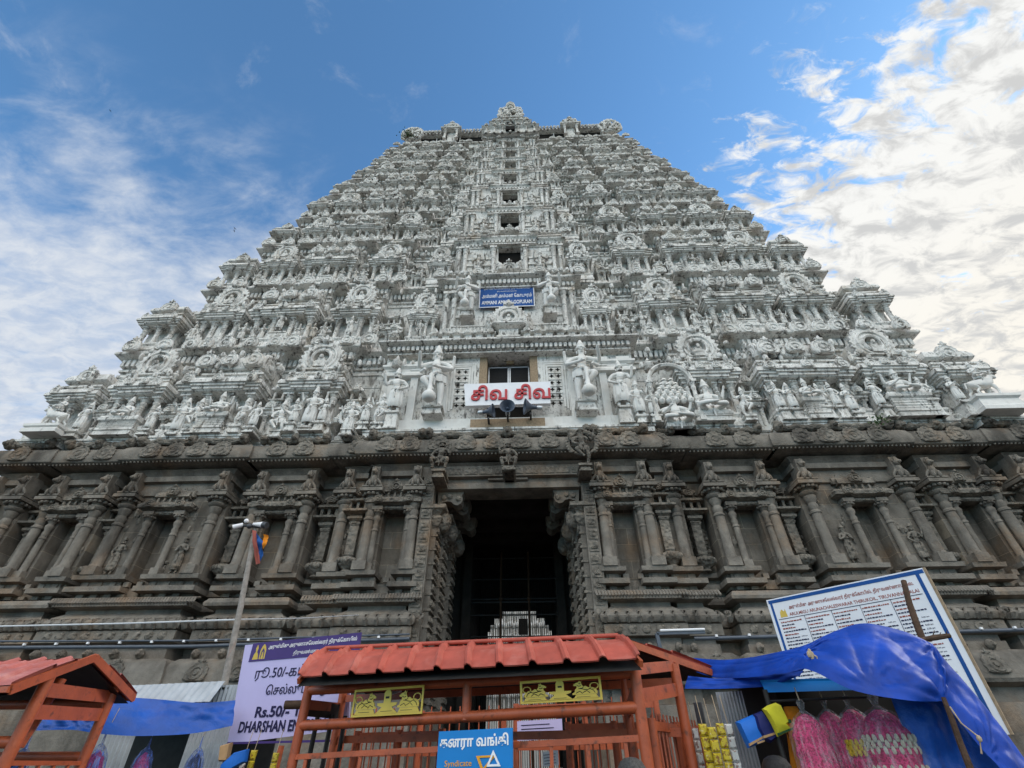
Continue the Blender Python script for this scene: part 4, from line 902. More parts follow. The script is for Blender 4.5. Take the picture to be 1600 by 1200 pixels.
# white gateway tower seen through the far opening
inn = thing("inner_gateway_tower", (0, 60, 0), "small white stucco gateway tower seen through the barred gate of the dark passage", "temple tower")
m = MB()
for i in range(9):
    zz = 6 + i * 1.4; hw = 6.4 - i * .42
    m.sweep(-hw, hw, 60 + i * .25, 66, [(0, zz), (0, zz + .9), (.3, zz + 1.1), (.3, zz + 1.25), (0, zz + 1.4)])
    for j in range(26):
        x = -hw + 2 * hw * (j + .5) / 26
        m.box(x - .09, x + .09, 59.75 + i * .25, 60 + i * .25, zz, zz + .85); m.blob((x, 59.65 + i * .25, zz + 1.15 + .1 * (j % 3)), (.17, .15, .3), 0, 6, 4)
m.box(-7, 7, 60, 66, 0, 6)
part("storeys", m, "stucco_clean", inn)
m = MB(); m.box(-.55, .45, 59.2, 59.6, 12.9, 14.5); part("doorway", m, "shade_black", inn)  # near-black box paints the darkness of the doorway
# ------------------------------------------------------------------ statues standing on the tower: things of their own
def statue(px, pyf, pyh, pose, label, flip=1, Y=16.92, mats=("stucco_clean", "stucco"), rz=0.0, tall=.20, floor=12.72, halo=False, cat="statue", group="stucco statues along the first storey", heads=0, block=None, pw=.26, name="statue"):
    f, hd = at(px, pyf, Y), at(px, pyh, Y)
    H = hd.z - f.z
    b, dz, l = fig(pose)
    top = .955 + dz + tall
    q = H / top
    t = thing(name, (f.x, Y, floor), label, cat, group)
    M = T(f.x, Y, f.z, rz, (q * flip * 1.16, q * 1.08, q))
    bm_ = MB().merge(b, M)
    part("body", bm_, mats[0], t, 60)
    part("crown", MB().merge(crown_mb(.955 + dz, l, tall), M), mats[0], t, 60)
    if pose == "club":
        c = MB().lathe(.03, -.17, [(.05, 0), (.075, .03), (.085, .08), (.06, .13), (.030, .16), (.022, .30), (.026, .44), (.02, .46)], 12)
        part("mace", MB().merge(c, M), mats[0], t, 60)
    if halo:
        h = MB()
        for i in range(22):
            a = R(-40) + R(260) * i / 21; h.blob((.30 * math.cos(a), .05, .66 + dz + .34 * math.sin(a)), (.045, .03, .045), 0, 6, 4)
        h.rings([[(k * math.cos(2 * math.pi * i / 28), y, .66 + dz + 1.12 * k * math.sin(2 * math.pi * i / 28)) for i in range(28)] for k, y in ((.24, .06), (.26, .03), (.29, .03), (.30, .07))], 0, False, False)
        part("halo", MB().merge(h, M), mats[0], t, 60)
    if heads:
        h = MB()
        for r_ in range(5):
            n = 6 - r_
            for i in range(n):
                x = (i - (n - 1) / 2) * .105; z = .93 + dz + .10 * r_
                h.blob((x, -.02 + .01 * r_, z), (.052, .06, .06), 0, 8, 6); h.lathe(x, -.01, [(.05, z + .045), (.035, z + .075), (.004, z + .11)], 7); h.blob((x, -.08, z - .005), (.012, .012, .016), 0, 5, 3)
        part("stacked_heads", MB().merge(h, M), mats[0], t, 60)
    p = MB()
    wd = max(pw * .8, .12 * q)
    if block:
        p.sweep(f.x - block, f.x + block, Y - .16, Y + .5, [(.04, floor), (.04, floor + .12), (-.02, floor + .14), (-.02, floor + .24), (.03, floor + .26), (.03, floor + .36), (-.05, floor + .38)] + [(-.05 + (.035 if i % 2 else 0), floor + .40 + (f.z - .32 - floor - .40) * i / 8) for i in range(9)] + [(.05, f.z - .25), (.06, f.z - .12), (.02, f.z - .1), (0, f.z)])
    else: p.sweep(f.x - wd, f.x + wd, Y - wd * .6, Y + (.55 if block is None and mats[0] != 'granite_carved' else .85), [(.04, floor), (.04, floor + .06), (0, floor + .08), (-.03, f.z - .14), (.05, f.z - .10), (.06, f.z - .03), (.03, f.z)])
    part("pedestal", p, mats[1], t)
    return t
G1 = "stucco statues along the first storey"
statue(677, 638, 540, "club", "tall white crowned guardian statue with raised knee left of the red lettered sign", -1, Y=16.95, floor=13.38, pw=.5, name="guardian_statue", group="club bearing guardian statues")
statue(915, 629, 531, "club", "tall white crowned guardian statue with raised knee right of the red lettered sign", 1, Y=16.95, floor=13.38, pw=.5, name="guardian_statue", group="club bearing guardian statues")
statue(730, 487, 430, "club", "white guardian statue with bent leg left of the blue name board", -1, Y=18.0, floor=20.6, pw=.4, name="guardian_statue", group="club bearing guardian statues")
statue(859, 480, 425, "club", "white guardian statue with bent leg right of the blue name board", 1, Y=18.0, floor=20.6, pw=.4, name="guardian_statue", group="club bearing guardian statues")
for a in [
    (614, 645, 575, "sway", "slim white attendant statue just left of the left guardian", -1, {}),
    (975, 637, 563, "sway", "slim white attendant statue just right of the right guardian", 1, {}),
    (590, 662, 614, "dance", "white dancing statue second left of the left guardian", 1, {}),
    (568, 662, 621, "pray", "small white statue with folded hands between the two dancers left of the doorway", 1, {}),
    (541, 679, 627, "four", "white four armed statue framed by a round halo of knobs", 1, dict(halo=True)),
    (500, 660, 622, "sway", "small white attendant to the right of the large four armed statue", 1, {}),
    (478, 668, 603, "four", "large white four armed statue under the left horseshoe gable", 1, dict(tall=.24)),
    (455, 662, 622, "sway", "small white attendant to the left of the large four armed statue", -1, {}),
    (430, 682, 625, "dance", "grimy white dancing statue with one leg raised under the left gables", -1, {}),
    (392, 668, 628, "stand", "white standing statue at the right end of the left group of musicians", 1, {}),
    (370, 666, 622, "dance", "white dancing statue beside the draped block of the left group", 1, {}),
    (338, 646, 612, "sit4", "seated white crowned statue on the draped block of the left group", 1, dict(block=.62)),
    (297, 672, 622, "dance", "white dancer with lifted knee left of the draped block", -1, {}),
    (270, 678, 622, "four", "white four armed dancer at the left end of the musicians", 1, {}),
    (228, 672, 634, "sway", "white standing statue right of the far left altar block", 1, {}),
    (192, 652, 620, "sit", "small seated white statue on the far left altar block", 1, dict(block=.85)),
    (116, 674, 628, "sway", "white attendant statue beside the horse at the far left corner", 1, {}),
    (1002, 650, 594, "four", "white four armed statue left of the many headed figure", -1, {}),
    (1024, 650, 604, "sway", "small white statue close beside the arch of the many headed figure", 1, {}),
    (1060, 662, 622, "sit4", "seated white figure with a pyramid of many heads in an arched niche", 1, dict(heads=5, tall=.04, block=.5)),
    (1112, 643, 592, "sit4", "seated white crowned statue leaning on a bench right of the arched niche", -1, dict(block=.75)),
    (1170, 650, 604, "dance", "white dancing statue at the right end of the bench group", 1, {}),
    (1224, 640, 595, "four", "white standing statue at the left end of the right hand group of five", 1, {}),
    (1244, 640, 597, "pray", "white statue with folded hands second in the right hand group of five", 1, {}),
    (1266, 622, 590, "sit", "small seated white statue on the high stool of the right hand group", 1, dict(block=.42)),
    (1290, 636, 598, "stand", "white rain streaked statue right of the high stool", 1, {}),
    (1312, 636, 596, "sway", "white rain streaked statue at the right end of the group of five", -1, {}),
    (1338, 645, 598, "pray", "lone white statue with folded hands right of the group of five", 1, {}),
    (1381, 636, 590, "sway", "slim white statue left of the large seated ruler", -1, {}),
    (1414, 615, 570, "sit4", "large seated white ruler statue with tall crown on a draped throne", 1, dict(block=.85, tall=.28)),
    (1452, 625, 588, "dance", "small white dancer right of the seated ruler", 1, {}),
    (1506, 628, 585, "pray", "white attendant statue in front of the bull at the right corner", 1, {}),
]:
    px, f_, h_2, pose, lab, fl, kw = a
    statue(px, f_, h_2, pose, lab, fl, **kw)
# arched niche round the many-headed figure
nm = MB(); c0 = at(1056, 640, 17.0)
n = 20
nm.rings([[(c0.x + rr * math.cos(math.pi * i / n), y, 14.9 + rr * 1.0 * math.sin(math.pi * i / n)) for i in range(n + 1)] for rr, y in ((.84, 17.0), (.84, 16.72), (.94, 16.66), (1.02, 16.72), (1.02, 17.0))], 0, False, False, False)
for s in (-1, 1): column(nm, c0.x + s * .94, 16.8, 12.75, 14.9, .09)
part("arched_niche", nm, "stucco", tower)
# animals at the corners
def beast(px, pyf, w_, mb0, label, flip, nm, cat):
    f = at(px, pyf, 16.7); t = thing(nm, (f.x, 16.7, 12.72), label, cat, None)
    part("body", MB().merge(mb0, T(f.x, 16.7, f.z, 0, (w_ * flip, w_, w_))), "stucco_clean", t, 60)
    p = MB().sweep(f.x - w_ * .58, f.x + w_ * .58, 16.4, 17.2, [(.05, 12.72), (.05, 12.9), (0, 12.95), (-.04, f.z - .2), (.06, f.z - .12), (.06, f.z)]); part("pedestal", p, "stucco_clean", t)
    r = MB().merge(figure_mb("sit", True, .15), T(f.x + .02, 16.62, f.z + w_ * .72, 0, (w_ * .95, w_ * .95, w_ * .95))); part("rider", r, "stucco_clean", t, 60)
beast(76, 668, 1.25, horse_mb, "white horse statue with a rider at the far left corner", 1, "horse_statue", "statue")
beast(1548, 622, 1.45, bull_mb, "white bull statue with a rider at the far right corner", -1, "bull_statue", "statue")
# stone figures crouching on the lintel of the dark doorway
GS = ("granite_carved", "granite_carved")
statue(686, 735, 688, "squat", "crouching dark stone musician figure on the left end of the doorway lintel", 1, Y=16.56, mats=GS, floor=10.2, tall=.10, group="stone figures on the doorway lintel", name="stone_figure")
statue(795, 733, 692, "squat", "small squatting dark stone dwarf figure in the middle of the doorway lintel", -1, Y=16.56, mats=GS, floor=10.55, tall=.06, group="stone figures on the doorway lintel", name="stone_figure")
statue(914, 726, 668, "dance", "pale stone dancing figure with spread hair on the right end of the doorway lintel", -1, Y=16.46, mats=GS, floor=10.3, tall=.10, halo=True, group="stone figures on the doorway lintel", name="stone_figure")
# ------------------------------------------------------------------ signs and fittings on the tower
def quad_board(name, TL, TR, BL, BR, thick, m, label, cat, frame=None, group=None):
    TL, TR, BL, BR = map(Vector, (TL, TR, BL, BR))
    t = thing(name, (TL + TR + BL + BR) / 4, label, cat, group)
    nrm = (TR - TL).cross(BL - TL).normalized()
    if nrm.y < 0: nrm = -nrm
    b = MB().rings([[BL, BR, TR, TL], [p + nrm * thick for p in (BL, BR, TR, TL)]])
    part("panel", b, m, t)
    xd, zd = TR - TL, TL - BL
    base = BL - nrm * .003
    return t, frame_mat(base, xd, zd), xd.length, zd.length
def put(mb, txt, M, x, z, w_=None, size=.2, bold=0.0, depth=.004, h=None):
    b = text_mb(txt, size, depth, bold, width=w_)
    S = Matrix.Diagonal((1, 1, 1, 1))
    if h:
        zs = [p[2] for p in b.v]; k = h / max(1e-6, max(zs) - min(zs)); k0 = min(zs); b.v = [(p[0], p[1], (p[2] - k0) * k) for p in b.v]
    return mb.merge(b, M @ Matrix.Translation((x, 0, z)) @ S)
def rect(mb, M, x0, x1, z0, z1, y0=-.003, y1=.004, mi=0):
    return mb.merge(MB().box(x0, x1, y0, y1, z0, z1, mi), M)
def plate(mb, poly, M, t=.01, mi=0):
    return mb.merge(MB().rings([[(x, y, z) for x, z in poly] for y in (0, t)], mi), M)
Y = 16.75
t, M_, W_, H_ = quad_board("illuminated_sign", at(725, 600, Y), at(860, 596, Y), at(727, 634, Y - .0), at(860, 630, Y - .0), .22, "white_sign", "white box sign with large red Tamil lettering over the doorway", "sign")
m = MB(); put(m, "சிவ சிவ", M_, .12 * W_ * .5, .20 * H_, W_ * .90, 1.0, .020, .06, h=.68 * H_); part("lettering", m, "red_ink", t)
# horn loudspeakers below the sign
def horn(px, py, yawa, lab, s=1.0):
    c = at(px, py, 16.45); t = thing("horn_loudspeaker", c, lab, "loudspeaker", "horn loudspeakers under the red lettered sign")
    Mh = Matrix.Translation(c) @ Matrix.Rotation(yawa, 4, "Z") @ Matrix.Rotation(R(90), 4, "X")
    def body(prof, nn=20): return MB().merge(MB().lathe(0, 0, [(r * s, z * s) for r, z in prof], nn), Mh)
    part("horn", body([(.05, -.30), (.08, -.28), (.10, -.12), (.15, .0), (.24, .12), (.34, .22), (.37, .25), (.37, .27), (.33, .245), (.22, .12), (.12, .02), (.05, -.05)]), "horn_grey", t)
    part("driver", body([(.10, -.52), (.11, -.50), (.11, -.32), (.08, -.28)], 14), "steel", t); part("phase_plug", body([(.01, -.05), (.07, -.03), (.08, .06), (.03, .13), (.005, .14)], 12), "horn_grey", t)
    b = MB().box(c.x - .04, c.x + .04, c.y + .05, 17.1, c.z - .32, c.z - .24); part("bracket", b, "dark_metal", t)
horn(793, 639, 0, "middle grey horn loudspeaker facing straight out under the red lettered sign", .88)
horn(763, 643, R(80), "grey horn loudspeaker turned left under the red lettered sign", .85)
horn(829, 636, R(-78), "grey horn loudspeaker turned right under the red lettered sign", .95)
Y = 18.42
t, M_, W_, H_ = quad_board("name_board", at(749, 444, Y), at(833, 441, Y), at(748, 481, Y), at(834, 477, Y), .05, "blue_enamel", "blue name board with white Tamil and English lettering on the second storey", "sign")
m = MB(); put(m, "அருள்மிகு", M_, W_ * .40, H_ * .86, W_ * .2); put(m, "அருணாசேலஸ்வரர் திருக்ேகாயில்", M_, W_ * .08, H_ * .71, W_ * .84, h=H_ * .10); put(m, "திருவண்ணாமைல", M_, W_ * .32, H_ * .62, W_ * .36, h=H_ * .055)
put(m, "அம்மனி அம்மன் ேகாபுரம்", M_, W_ * .05, H_ * .36, W_ * .90, .2, .002, h=H_ * .20); put(m, "AMMANI AMMAN GOPURAM", M_, W_ * .05, H_ * .12, W_ * .90, .2, .003, h=H_ * .15)
part("lettering", m, "white_ink", t)
m = MB()
for a in ((0, W_, 0, .05), (0, W_, H_ - .05, H_), (0, .05, .05, H_ - .05), (W_ - .05, W_, .05, H_ - .05)): rect(m, M_, *a)
part("border", m, "white_ink", t)

# ------------------------------------------------------------------ pipes, cable, lamp bracket along the base
def pipe(name, pts, r, mats, label, cat, clips=(), group=None):
    t = thing(name, pts[0], label, cat, group); part("pipe", MB().tube(pts, r, 10), mats, t)
    if clips:
        c = MB(); c2 = MB(); a, b = Vector(pts[0]), Vector(pts[-1])
        for k in clips:
            p = a.lerp(b, k); c.box(p.x - .035, p.x + .035, p.y - r - .04, p.y - r + .02, p.z + r * .4, p.z + r * 1.5)
        part("clips", c, "white_ink", t)
    return t
pipe("lamp_pipe", [at(-30, 1012, 16.2), at(300, 1010, 16.2), at(640, 998, 16.2)], .055, "pipe_blue", "long grey blue pipe with white clips running along the left half of the base", "pipe", [.03 + i * .075 for i in range(13)])
c2 = pipe("tube_light_rail", [at(-30, 1002, 16.15), at(300, 1001, 16.15), at(640, 991, 16.15)], .028, "pipe_blue", "thin pale tube light rail above the left base pipe", "pipe")
pipe("lamp_pipe", [at(1085, 998, 16.2), at(1600, 984, 16.2), at(1660, 982, 16.2)], .055, "pipe_blue", "grey blue pipe with white clips along the right half of the base", "pipe", [.06 + i * .09 for i in range(11)])
a_, b_, c_2 = at(1033, 1020, 15.8), at(1026, 990, 15.8), at(1101, 988, 15.8)
t = thing("lamp_bracket", a_, "grey metal angle bracket with a white tube lamp right of the doorway", "lamp")
part("arm", MB().bar(a_, b_, .10, .10, up=(0, 1, 0)).bar(b_, c_2, .10, .08), "pipe_blue", t); part("tube_lamp", MB().tube([b_ + Vector((.1, -.06, .07)), c_2 + Vector((0, -.06, .07))], .035, 8), "white_ink", t)
solo("white_cable", MB().tube([at(-60, 980, 10.2), at(200, 974, 10.1), at(372, 968, 10.0), at(470, 966, 13), at(560, 961, 17.0)], .016, 6), "white_cable", "thin white cable strung past the wooden pole to the stone base", "cable")
# ------------------------------------------------------------------ wooden pole with lamps and a faded flag
pb, pt = at(345, 1095, 10), at(399, 826, 10); dirp = (pt - pb); g0 = pb - dirp * (pb.z / dirp.z)
t = thing("wooden_pole", g0, "leaning weathered wooden pole carrying two white lamps left of the doorway", "pole")
part("post", MB().tube([g0, pb, pb.lerp(pt, .5) + Vector((.02, 0, 0)), pt], [.07, .066, .056, .046], 10), "wood_pole", t)
m = MB(); q = at(389, 818, 10); m.tube([at(364, 824, 9.9), at(380, 820, 9.95)], [.055, .045], 10); m.tube([at(396, 819, 9.95), at(411, 820, 9.9)], [.03, .065], 10); m.blob(at(385, 814, 9.9), .05)
part("lamp", m, "white_ink", t); m = MB().tube([at(378, 821, 9.95), at(416, 824, 9.95)], .03, 8).blob(at(390, 822, 9.9), .06).tube([at(411, 820, 9.9), at(417, 821, 9.88)], [.066, .07], 10); part("lamp_bracket", m, "dark_metal", t)
from mathutils import noise as nz_
def sheet(name, top, bot, n, mrows, mats, label, cat, sag=.0, wr=.02, seed=1, group=None, parent=None, folds=6, belly=0.0, ties=()):
    """hanging or stretched sheet between two edge lines given as (px, py, Y)"""
    rr = random.Random(seed); ph = [rr.uniform(0, 6.28) for _ in range(12)]
    def along(L_, s):
        k = s * (len(L_) - 1); i = min(int(k), len(L_) - 2); f = k - i
        P_ = [L_[max(i - 1, 0)], L_[i], L_[i + 1], L_[min(i + 2, len(L_) - 1)]]
        v = []
        for c in range(3):
            p0, p1, p2, p3 = (p[c] for p in P_)
            v.append(.5 * (2 * p1 + (p2 - p0) * f + (2 * p0 - 5 * p1 + 4 * p2 - p3) * f * f + (3 * p1 - p0 - 3 * p2 + p3) * f ** 3))
        return at(*v)
    g = []
    for i in range(mrows + 1):
        tt = i / mrows; row = []
        for k in range(n + 1):
            s = k / n; p = along(top, s).lerp(along(bot, s), tt)
            e = math.sin(math.pi * tt) ** .6 if 0 < tt < 1 else 0
            d = wr * e * (math.sin(folds * 6.28 * s + 2.2 * tt + ph[0]) + .7 * math.sin(folds * 11 * s - 5 * tt + ph[1]) + .6 * math.sin(folds * 2.1 * s + 9 * tt + ph[2]) + .5 * math.sin(17 * tt + 4 * s + ph[3]))
            q_ = p * 2.1 + Vector((seed, seed * 2, 0)); cr = 0
            for o_, am in ((.55, 1.0), (1.3, .45), (3.1, .16)): cr += am * (1 - min(1, abs(nz_.noise(Vector((q_.x * o_ * .8, q_.y * o_, q_.z * o_ * 1.6 + q_.x * o_ * .7))) * 3.0)) ** .7)
            for ts_, tv_, am in ties:
                da, db = (s - ts_) * 3.2, tt - tv_; r_ = math.hypot(da, db) + 1e-4; an = math.atan2(db, da)
                cr += am * (abs(math.sin(an * 5.5 + ts_ * 3)) ** .5 - .6) * math.exp(-r_ * 1.3) * min(1, r_ * 5)
            e2 = min(1, tt * 6 + .25, (1 - tt) * 6 + .25)
            row.append(p + Vector((0, -d - belly * e - wr * 2.6 * (cr - .5) * e2, -sag * e * math.sin(math.pi * s) + wr * .5 * (cr - .5) * e2)))
        g.append(row)
    mb = MB().rings(g, 0, False, False, False)
    if parent: return part(name, mb, mats, parent, 180)
    return solo(name, mb, mats, label, cat, group, angle=180)
f = MB()
t2 = thing("faded_flag", at(403, 855, 9.9), "faded red and blue flag wrapped round the top of the wooden pole", "flag")
sheet("red_cloth", [(394, 828, 9.9), (401, 830, 9.88)], [(400, 882, 9.92), (407, 880, 9.9)], 6, 12, "maroon_ink", "", "", parent=t2, wr=.02)
sheet("blue_cloth", [(400, 832, 9.88), (411, 846, 9.86)], [(405, 880, 9.9), (411, 868, 9.9)], 6, 12, "blue_enamel", "", "", parent=t2, wr=.02, seed=4)
sheet("orange_cloth", [(411, 834, 9.86), (419, 836, 9.9)], [(411, 858, 9.9), (417, 850, 9.9)], 6, 8, "saffron", "", "", parent=t2, wr=.02, seed=6)

# ------------------------------------------------------------------ queue shelters
def tiled(mb, e0, e1, r0, r1, nr, amp=.045, bulge=.05, rows=22, sc=.0):
    """profiled roofing sheet from the eave e0-e1 up to the ridge r0-r1"""
    e0, e1, r0, r1 = map(Vector, (e0, e1, r0, r1)); nrm = (e1 - e0).cross(r0 - e0).normalized()
    if nrm.z < 0: nrm = -nrm
    xs = []
    for i in range(nr + 1):
        for d, a in ((-.13, 0), (-.08, .75), (0, 1), (.08, .75), (.13, 0), (.5, -.06)):
            s = (i + d) / nr
            if 0 <= s <= 1: xs.append((s, a))
    for off, flip in ((0, 1), (-.012, -1)):
        g = []
        ts = sorted([i / rows for i in range(rows + 1)] + [.452, .458, .722, .728])
        for k, tt in enumerate(ts):
            st = -(.022 if tt > .455 else 0) - (.022 if tt > .725 else 0)
            row = []
            for s, a in xs:
                p = e0.lerp(e1, s).lerp(r0.lerp(r1, s), tt)
                row.append(p + nrm * (amp * a + off + bulge * math.sin(math.pi * tt) + st) + (e0 - r0).normalized() * (.02 * a if k == 0 else 0))
            g.append(row)
        mb.rings(g, 0, False, False, False)
    return mb
def rail(p, q, r=.055): return MB().tube([p, q], r, 12)
sh = thing("queue_shelter", (0, 6.1, 0), "orange steel queue shelter with a red tile profile roof and two gold plaques", "shelter")
E0, E1, R0, R1, E2 = at(468, 1057, 6.4), at(1001, 1028, 5.2), at(508, 1012, 6.95), at(966, 992, 5.85), at(1117, 1046, 6.6)
E3 = Vector((E0.x + .5, E0.y + 1.3, E0.z))
m = MB(); tiled(m, E0, E1, R0, R1, 11, .055); roof_f = part("roof_sheet", m, "tile_red", sh, 25)
m = MB(); tiled(m, E2, E3, R1 + Vector((.02, .03, 0)), R0 + Vector((.02, .03, 0)), 12, .03, .02); part("roof_sheet", m, "tile_red", sh, 25)
m = MB(); m.tube([R0 + Vector((0, .02, .0)), R1 + Vector((0, .02, .0))], .022, 10); part("ridge_cap", m, "tile_red", sh)
m = MB(); dn = Vector((0, 0, -.05)); 
for a, b, hh in ((R1, E2, .07), (R1, E1, .06), (R0, E0, .06), (R0, E3, .06)): part("bargeboard", MB().bar(a + dn, b + dn, .03, hh), "orange", sh)
m = MB(); d2 = Vector((0, 0, -.10)); m.quad([E0 + d2, E1 + d2, R1 + d2, R0 + d2]).quad([R0 + d2, R1 + d2, E2 + d2, E3 + d2]); part("shade_sheet", m, "iron", sh)  # black sheets added to paint the shade under the roof
P0, P1, P2, P3 = Vector((-1.95, 6.75, 0)), Vector((1.78, 5.49, 0)), at(1052, 1034, 6.25), at(536, 1085, 7.7)
zt = 2.30
def up(p, z): return Vector((p.x, p.y, z))
for p, zt2 in ((P0, 2.42), (P1, 2.42), (P2, 2.47), (P3, 2.45)): part("post", MB().tube([up(p, 0), up(p, zt2)], .054, 14).box(p.x - .1, p.x + .1, p.y - .1, p.y + .1, 0, .015), "orange", sh)
zr = [zt, at(475, 1134, 6.75).z, at(467, 1183, 6.75).z]
ZR1 = [at(992, 1051, 5.49).z, at(1002, 1105, 5.49).z, at(1007, 1153, 5.49).z]
part("rail", rail(up(P0, zr[0]), up(P1, ZR1[0]), .05), "orange", sh); part("rail", rail(up(P0, zr[1]), up(P1, ZR1[1]), .052), "orange", sh)
part("rail", MB().bar(up(P0, zr[2]), up(P1, ZR1[2]), .05, .05), "orange", sh); part("rail", MB().bar(up(P0, .9), up(P1, .9), .05, .05), "orange", sh)
fr = lambda px: (at(px, 1090, 6.0).x - P0.x) / (P1.x - P0.x)
def onrail(s, z0, z1=None): return up(P0.lerp(P1, s), z0)
s = .54; a = P0.lerp(P1, s); part("upright", rail(up(a, zr[1]), up(a, zr[0]), .05), "orange", sh)
m = MB()
for i in range(11):
    if i in (4,): continue
    s = (i + .5) / 11; a = P0.lerp(P1, s); z = zr[2] + (ZR1[2] - zr[2]) * s; m.bar(up(a, .1), up(a, z), .035, .035, up=(0, 1, 0))
part("bars", m, "orange", sh)
m = MB()
for i in range(3):
    a = P0.lerp(P1, (.66, .79, .92)[i]); b = P0.lerp(P1, (.79, .92, .985)[i]); m.bar(up(a, 1.52 - .05 * i), up(b, 1.52 - .05 * i), .03, .04)
part("cross_bars", m, "orange", sh)
for p, q, z0, z1, hh in ((P1, P2, at(1000, 1046, 5.49).z, at(1050, 1040, 6.25).z, .10), (P1, P2, at(1008, 1088, 5.49).z, at(1057, 1077, 6.25).z, .12), (P0, P3, 2.16, 2.20, .10), (P3, P2, 2.3, 2.3, .08), (P3, P2, 1.85, 1.85, .08)):
    part("side_plate", MB().bar(up(p, z0), up(q, z1), .012, hh), "orange", sh)
m = MB(); Pm = P1.lerp(P2, .5) + Vector((-.25, .6, 0)); m.tube([up(Pm, 0), up(Pm, 2.4)], .05, 12); m.bar(up(Pm, 2.05), up(P1, 2.2), .02, .14); part("inner_post", m, "orange", sh)
m = MB(); st = up(P0, 2.16); m.tube([st + Vector((0, .02, 0)), st + Vector((-.24, -.02, -.005))], .045, 12); part("pipe_stub", m, "rust", sh)
m = MB()
for i in range(4): a = P0 + Vector((.10 + .11 * i - .2, .25 + .2 * i, 0)); m.tube([up(a, 0), up(a, 2.1)], .03, 8)
m.bar(up(P0, 2.13) + Vector((0, .1, 0)), up(P3, 2.15), .02, .16); part("side_grille", m, "iron", sh)
# gold plaques cut with two seated bulls and a shrine stone
BULL = [(.02, 0), (0, .16), (.06, .34), (.18, .45), (.36, .46), (.46, .58), (.54, .52), (.60, .66), (.63, .82), (.60, .93), (.66, .86), (.70, .96), (.73, .84), (.82, .82), (.95, .68), (.93, .60), (.82, .60), (.82, .46), (.90, .32), (.90, .18), (1.0, .10), (1.0, 0)]
def plaque(s0, s1, z0, z1):
    A, B = P0.lerp(P1, s0), P0.lerp(P1, s1); L_ = (B - A).length; hgt = z1 - z0
    Mp = frame_mat(up(A, z0) + Vector((-.02, -.075, 0)), B - A + Vector((0, 0, .012)), (0, 0, 1))
    g = MB(); fw = .022
    for a in ((0, L_, 0, fw), (0, L_, hgt - fw, hgt), (0, fw, fw, hgt - fw), (L_ - fw, L_, fw, hgt - fw)): g.merge(MB().box(a[0], a[1], 0, .012, a[2], a[3]), Mp)
    def S(poly, x0, zz0, w_, h_, fl=False): return [((x0 + w_ * (1 - x if fl else x)), zz0 + h_ * z) for x, z in (reversed(poly) if fl else poly)]
    plate(g, S(BULL, .05 * L_, .26 * hgt, .30 * L_, .62 * hgt), Mp, .011); plate(g, S(BULL, .65 * L_, .26 * hgt, .30 * L_, .62 * hgt, True), Mp, .011)
    for x in (.04, .66): plate(g, [(x * L_, .07 * hgt), ((x + .30) * L_, .07 * hgt), ((x + .27) * L_, .25 * hgt), ((x + .03) * L_, .25 * hgt)], Mp, .0115)
    plate(g, [(.34 * L_, .07 * hgt), (.66 * L_, .07 * hgt), (.60 * L_, .22 * hgt), (.57 * L_, .30 * hgt), (.63 * L_, .36 * hgt), (.64 * L_, .45 * hgt), (.55 * L_, .45 * hgt), (.55 * L_, .80 * hgt), (.535 * L_, .88 * hgt), (.50 * L_, .93 * hgt), (.465 * L_, .88 * hgt), (.45 * L_, .80 * hgt), (.45 * L_, .45 * hgt), (.36 * L_, .45 * hgt), (.37 * L_, .36 * hgt), (.43 * L_, .30 * hgt), (.40 * L_, .22 * hgt)], Mp, .0112)
    for x, fl in ((.05, 1), (.95, -1)):
        g.merge(MB().rings([[((x * L_ + fl * (.035 * L_ + k * .055 * L_ * math.cos(tt))), y, .60 * hgt + k * .14 * hgt * math.sin(tt)) for tt in [2 * math.pi * i / 18 for i in range(18)]] for k, y in ((.8, 0), (1, 0), (1, .01), (.8, .01), (.8, 0))], 0, False, False), Mp)
    p = part("plaque", g, "gold", sh)
    d = MB(); rr = random.Random(5)
    for x0, fl in ((.05, 1), (.95, -1)):                    # engraved lines on the bulls
        for pts in (((.25, .42), (.38, .30), (.55, .34), (.66, .44)), ((.54, .50), (.62, .38), (.74, .40)), ((.30, .08), (.42, .24), (.58, .12)), ((.60, .06), (.70, .22), (.86, .10)), ((.10, .08), (.16, .26), (.28, .36)), ((.64, .60), (.72, .56), (.80, .62)), ((.66, .74), (.72, .76))):
            d.merge(MB().tube([((x0 + fl * .30 * x) * L_, -.001, (.26 + .62 * z) * hgt) for x, z in pts], .0035, 5), Mp)
    d.merge(MB().box(.475 * L_, .525 * L_, -.002, .002, .60 * hgt, .68 * hgt), Mp)
    for x in (.10, .42, .70): d.merge(MB().box(x * L_, (x + .16) * L_, -.002, .002, .15 * hgt, .165 * hgt), Mp)
    part("engraving", d, "iron", p)
plaque(.185, .415, zr[1] + .055, zr[0] - .03); plaque(.70, .915, ZR1[1] + .055, ZR1[0] - .03)
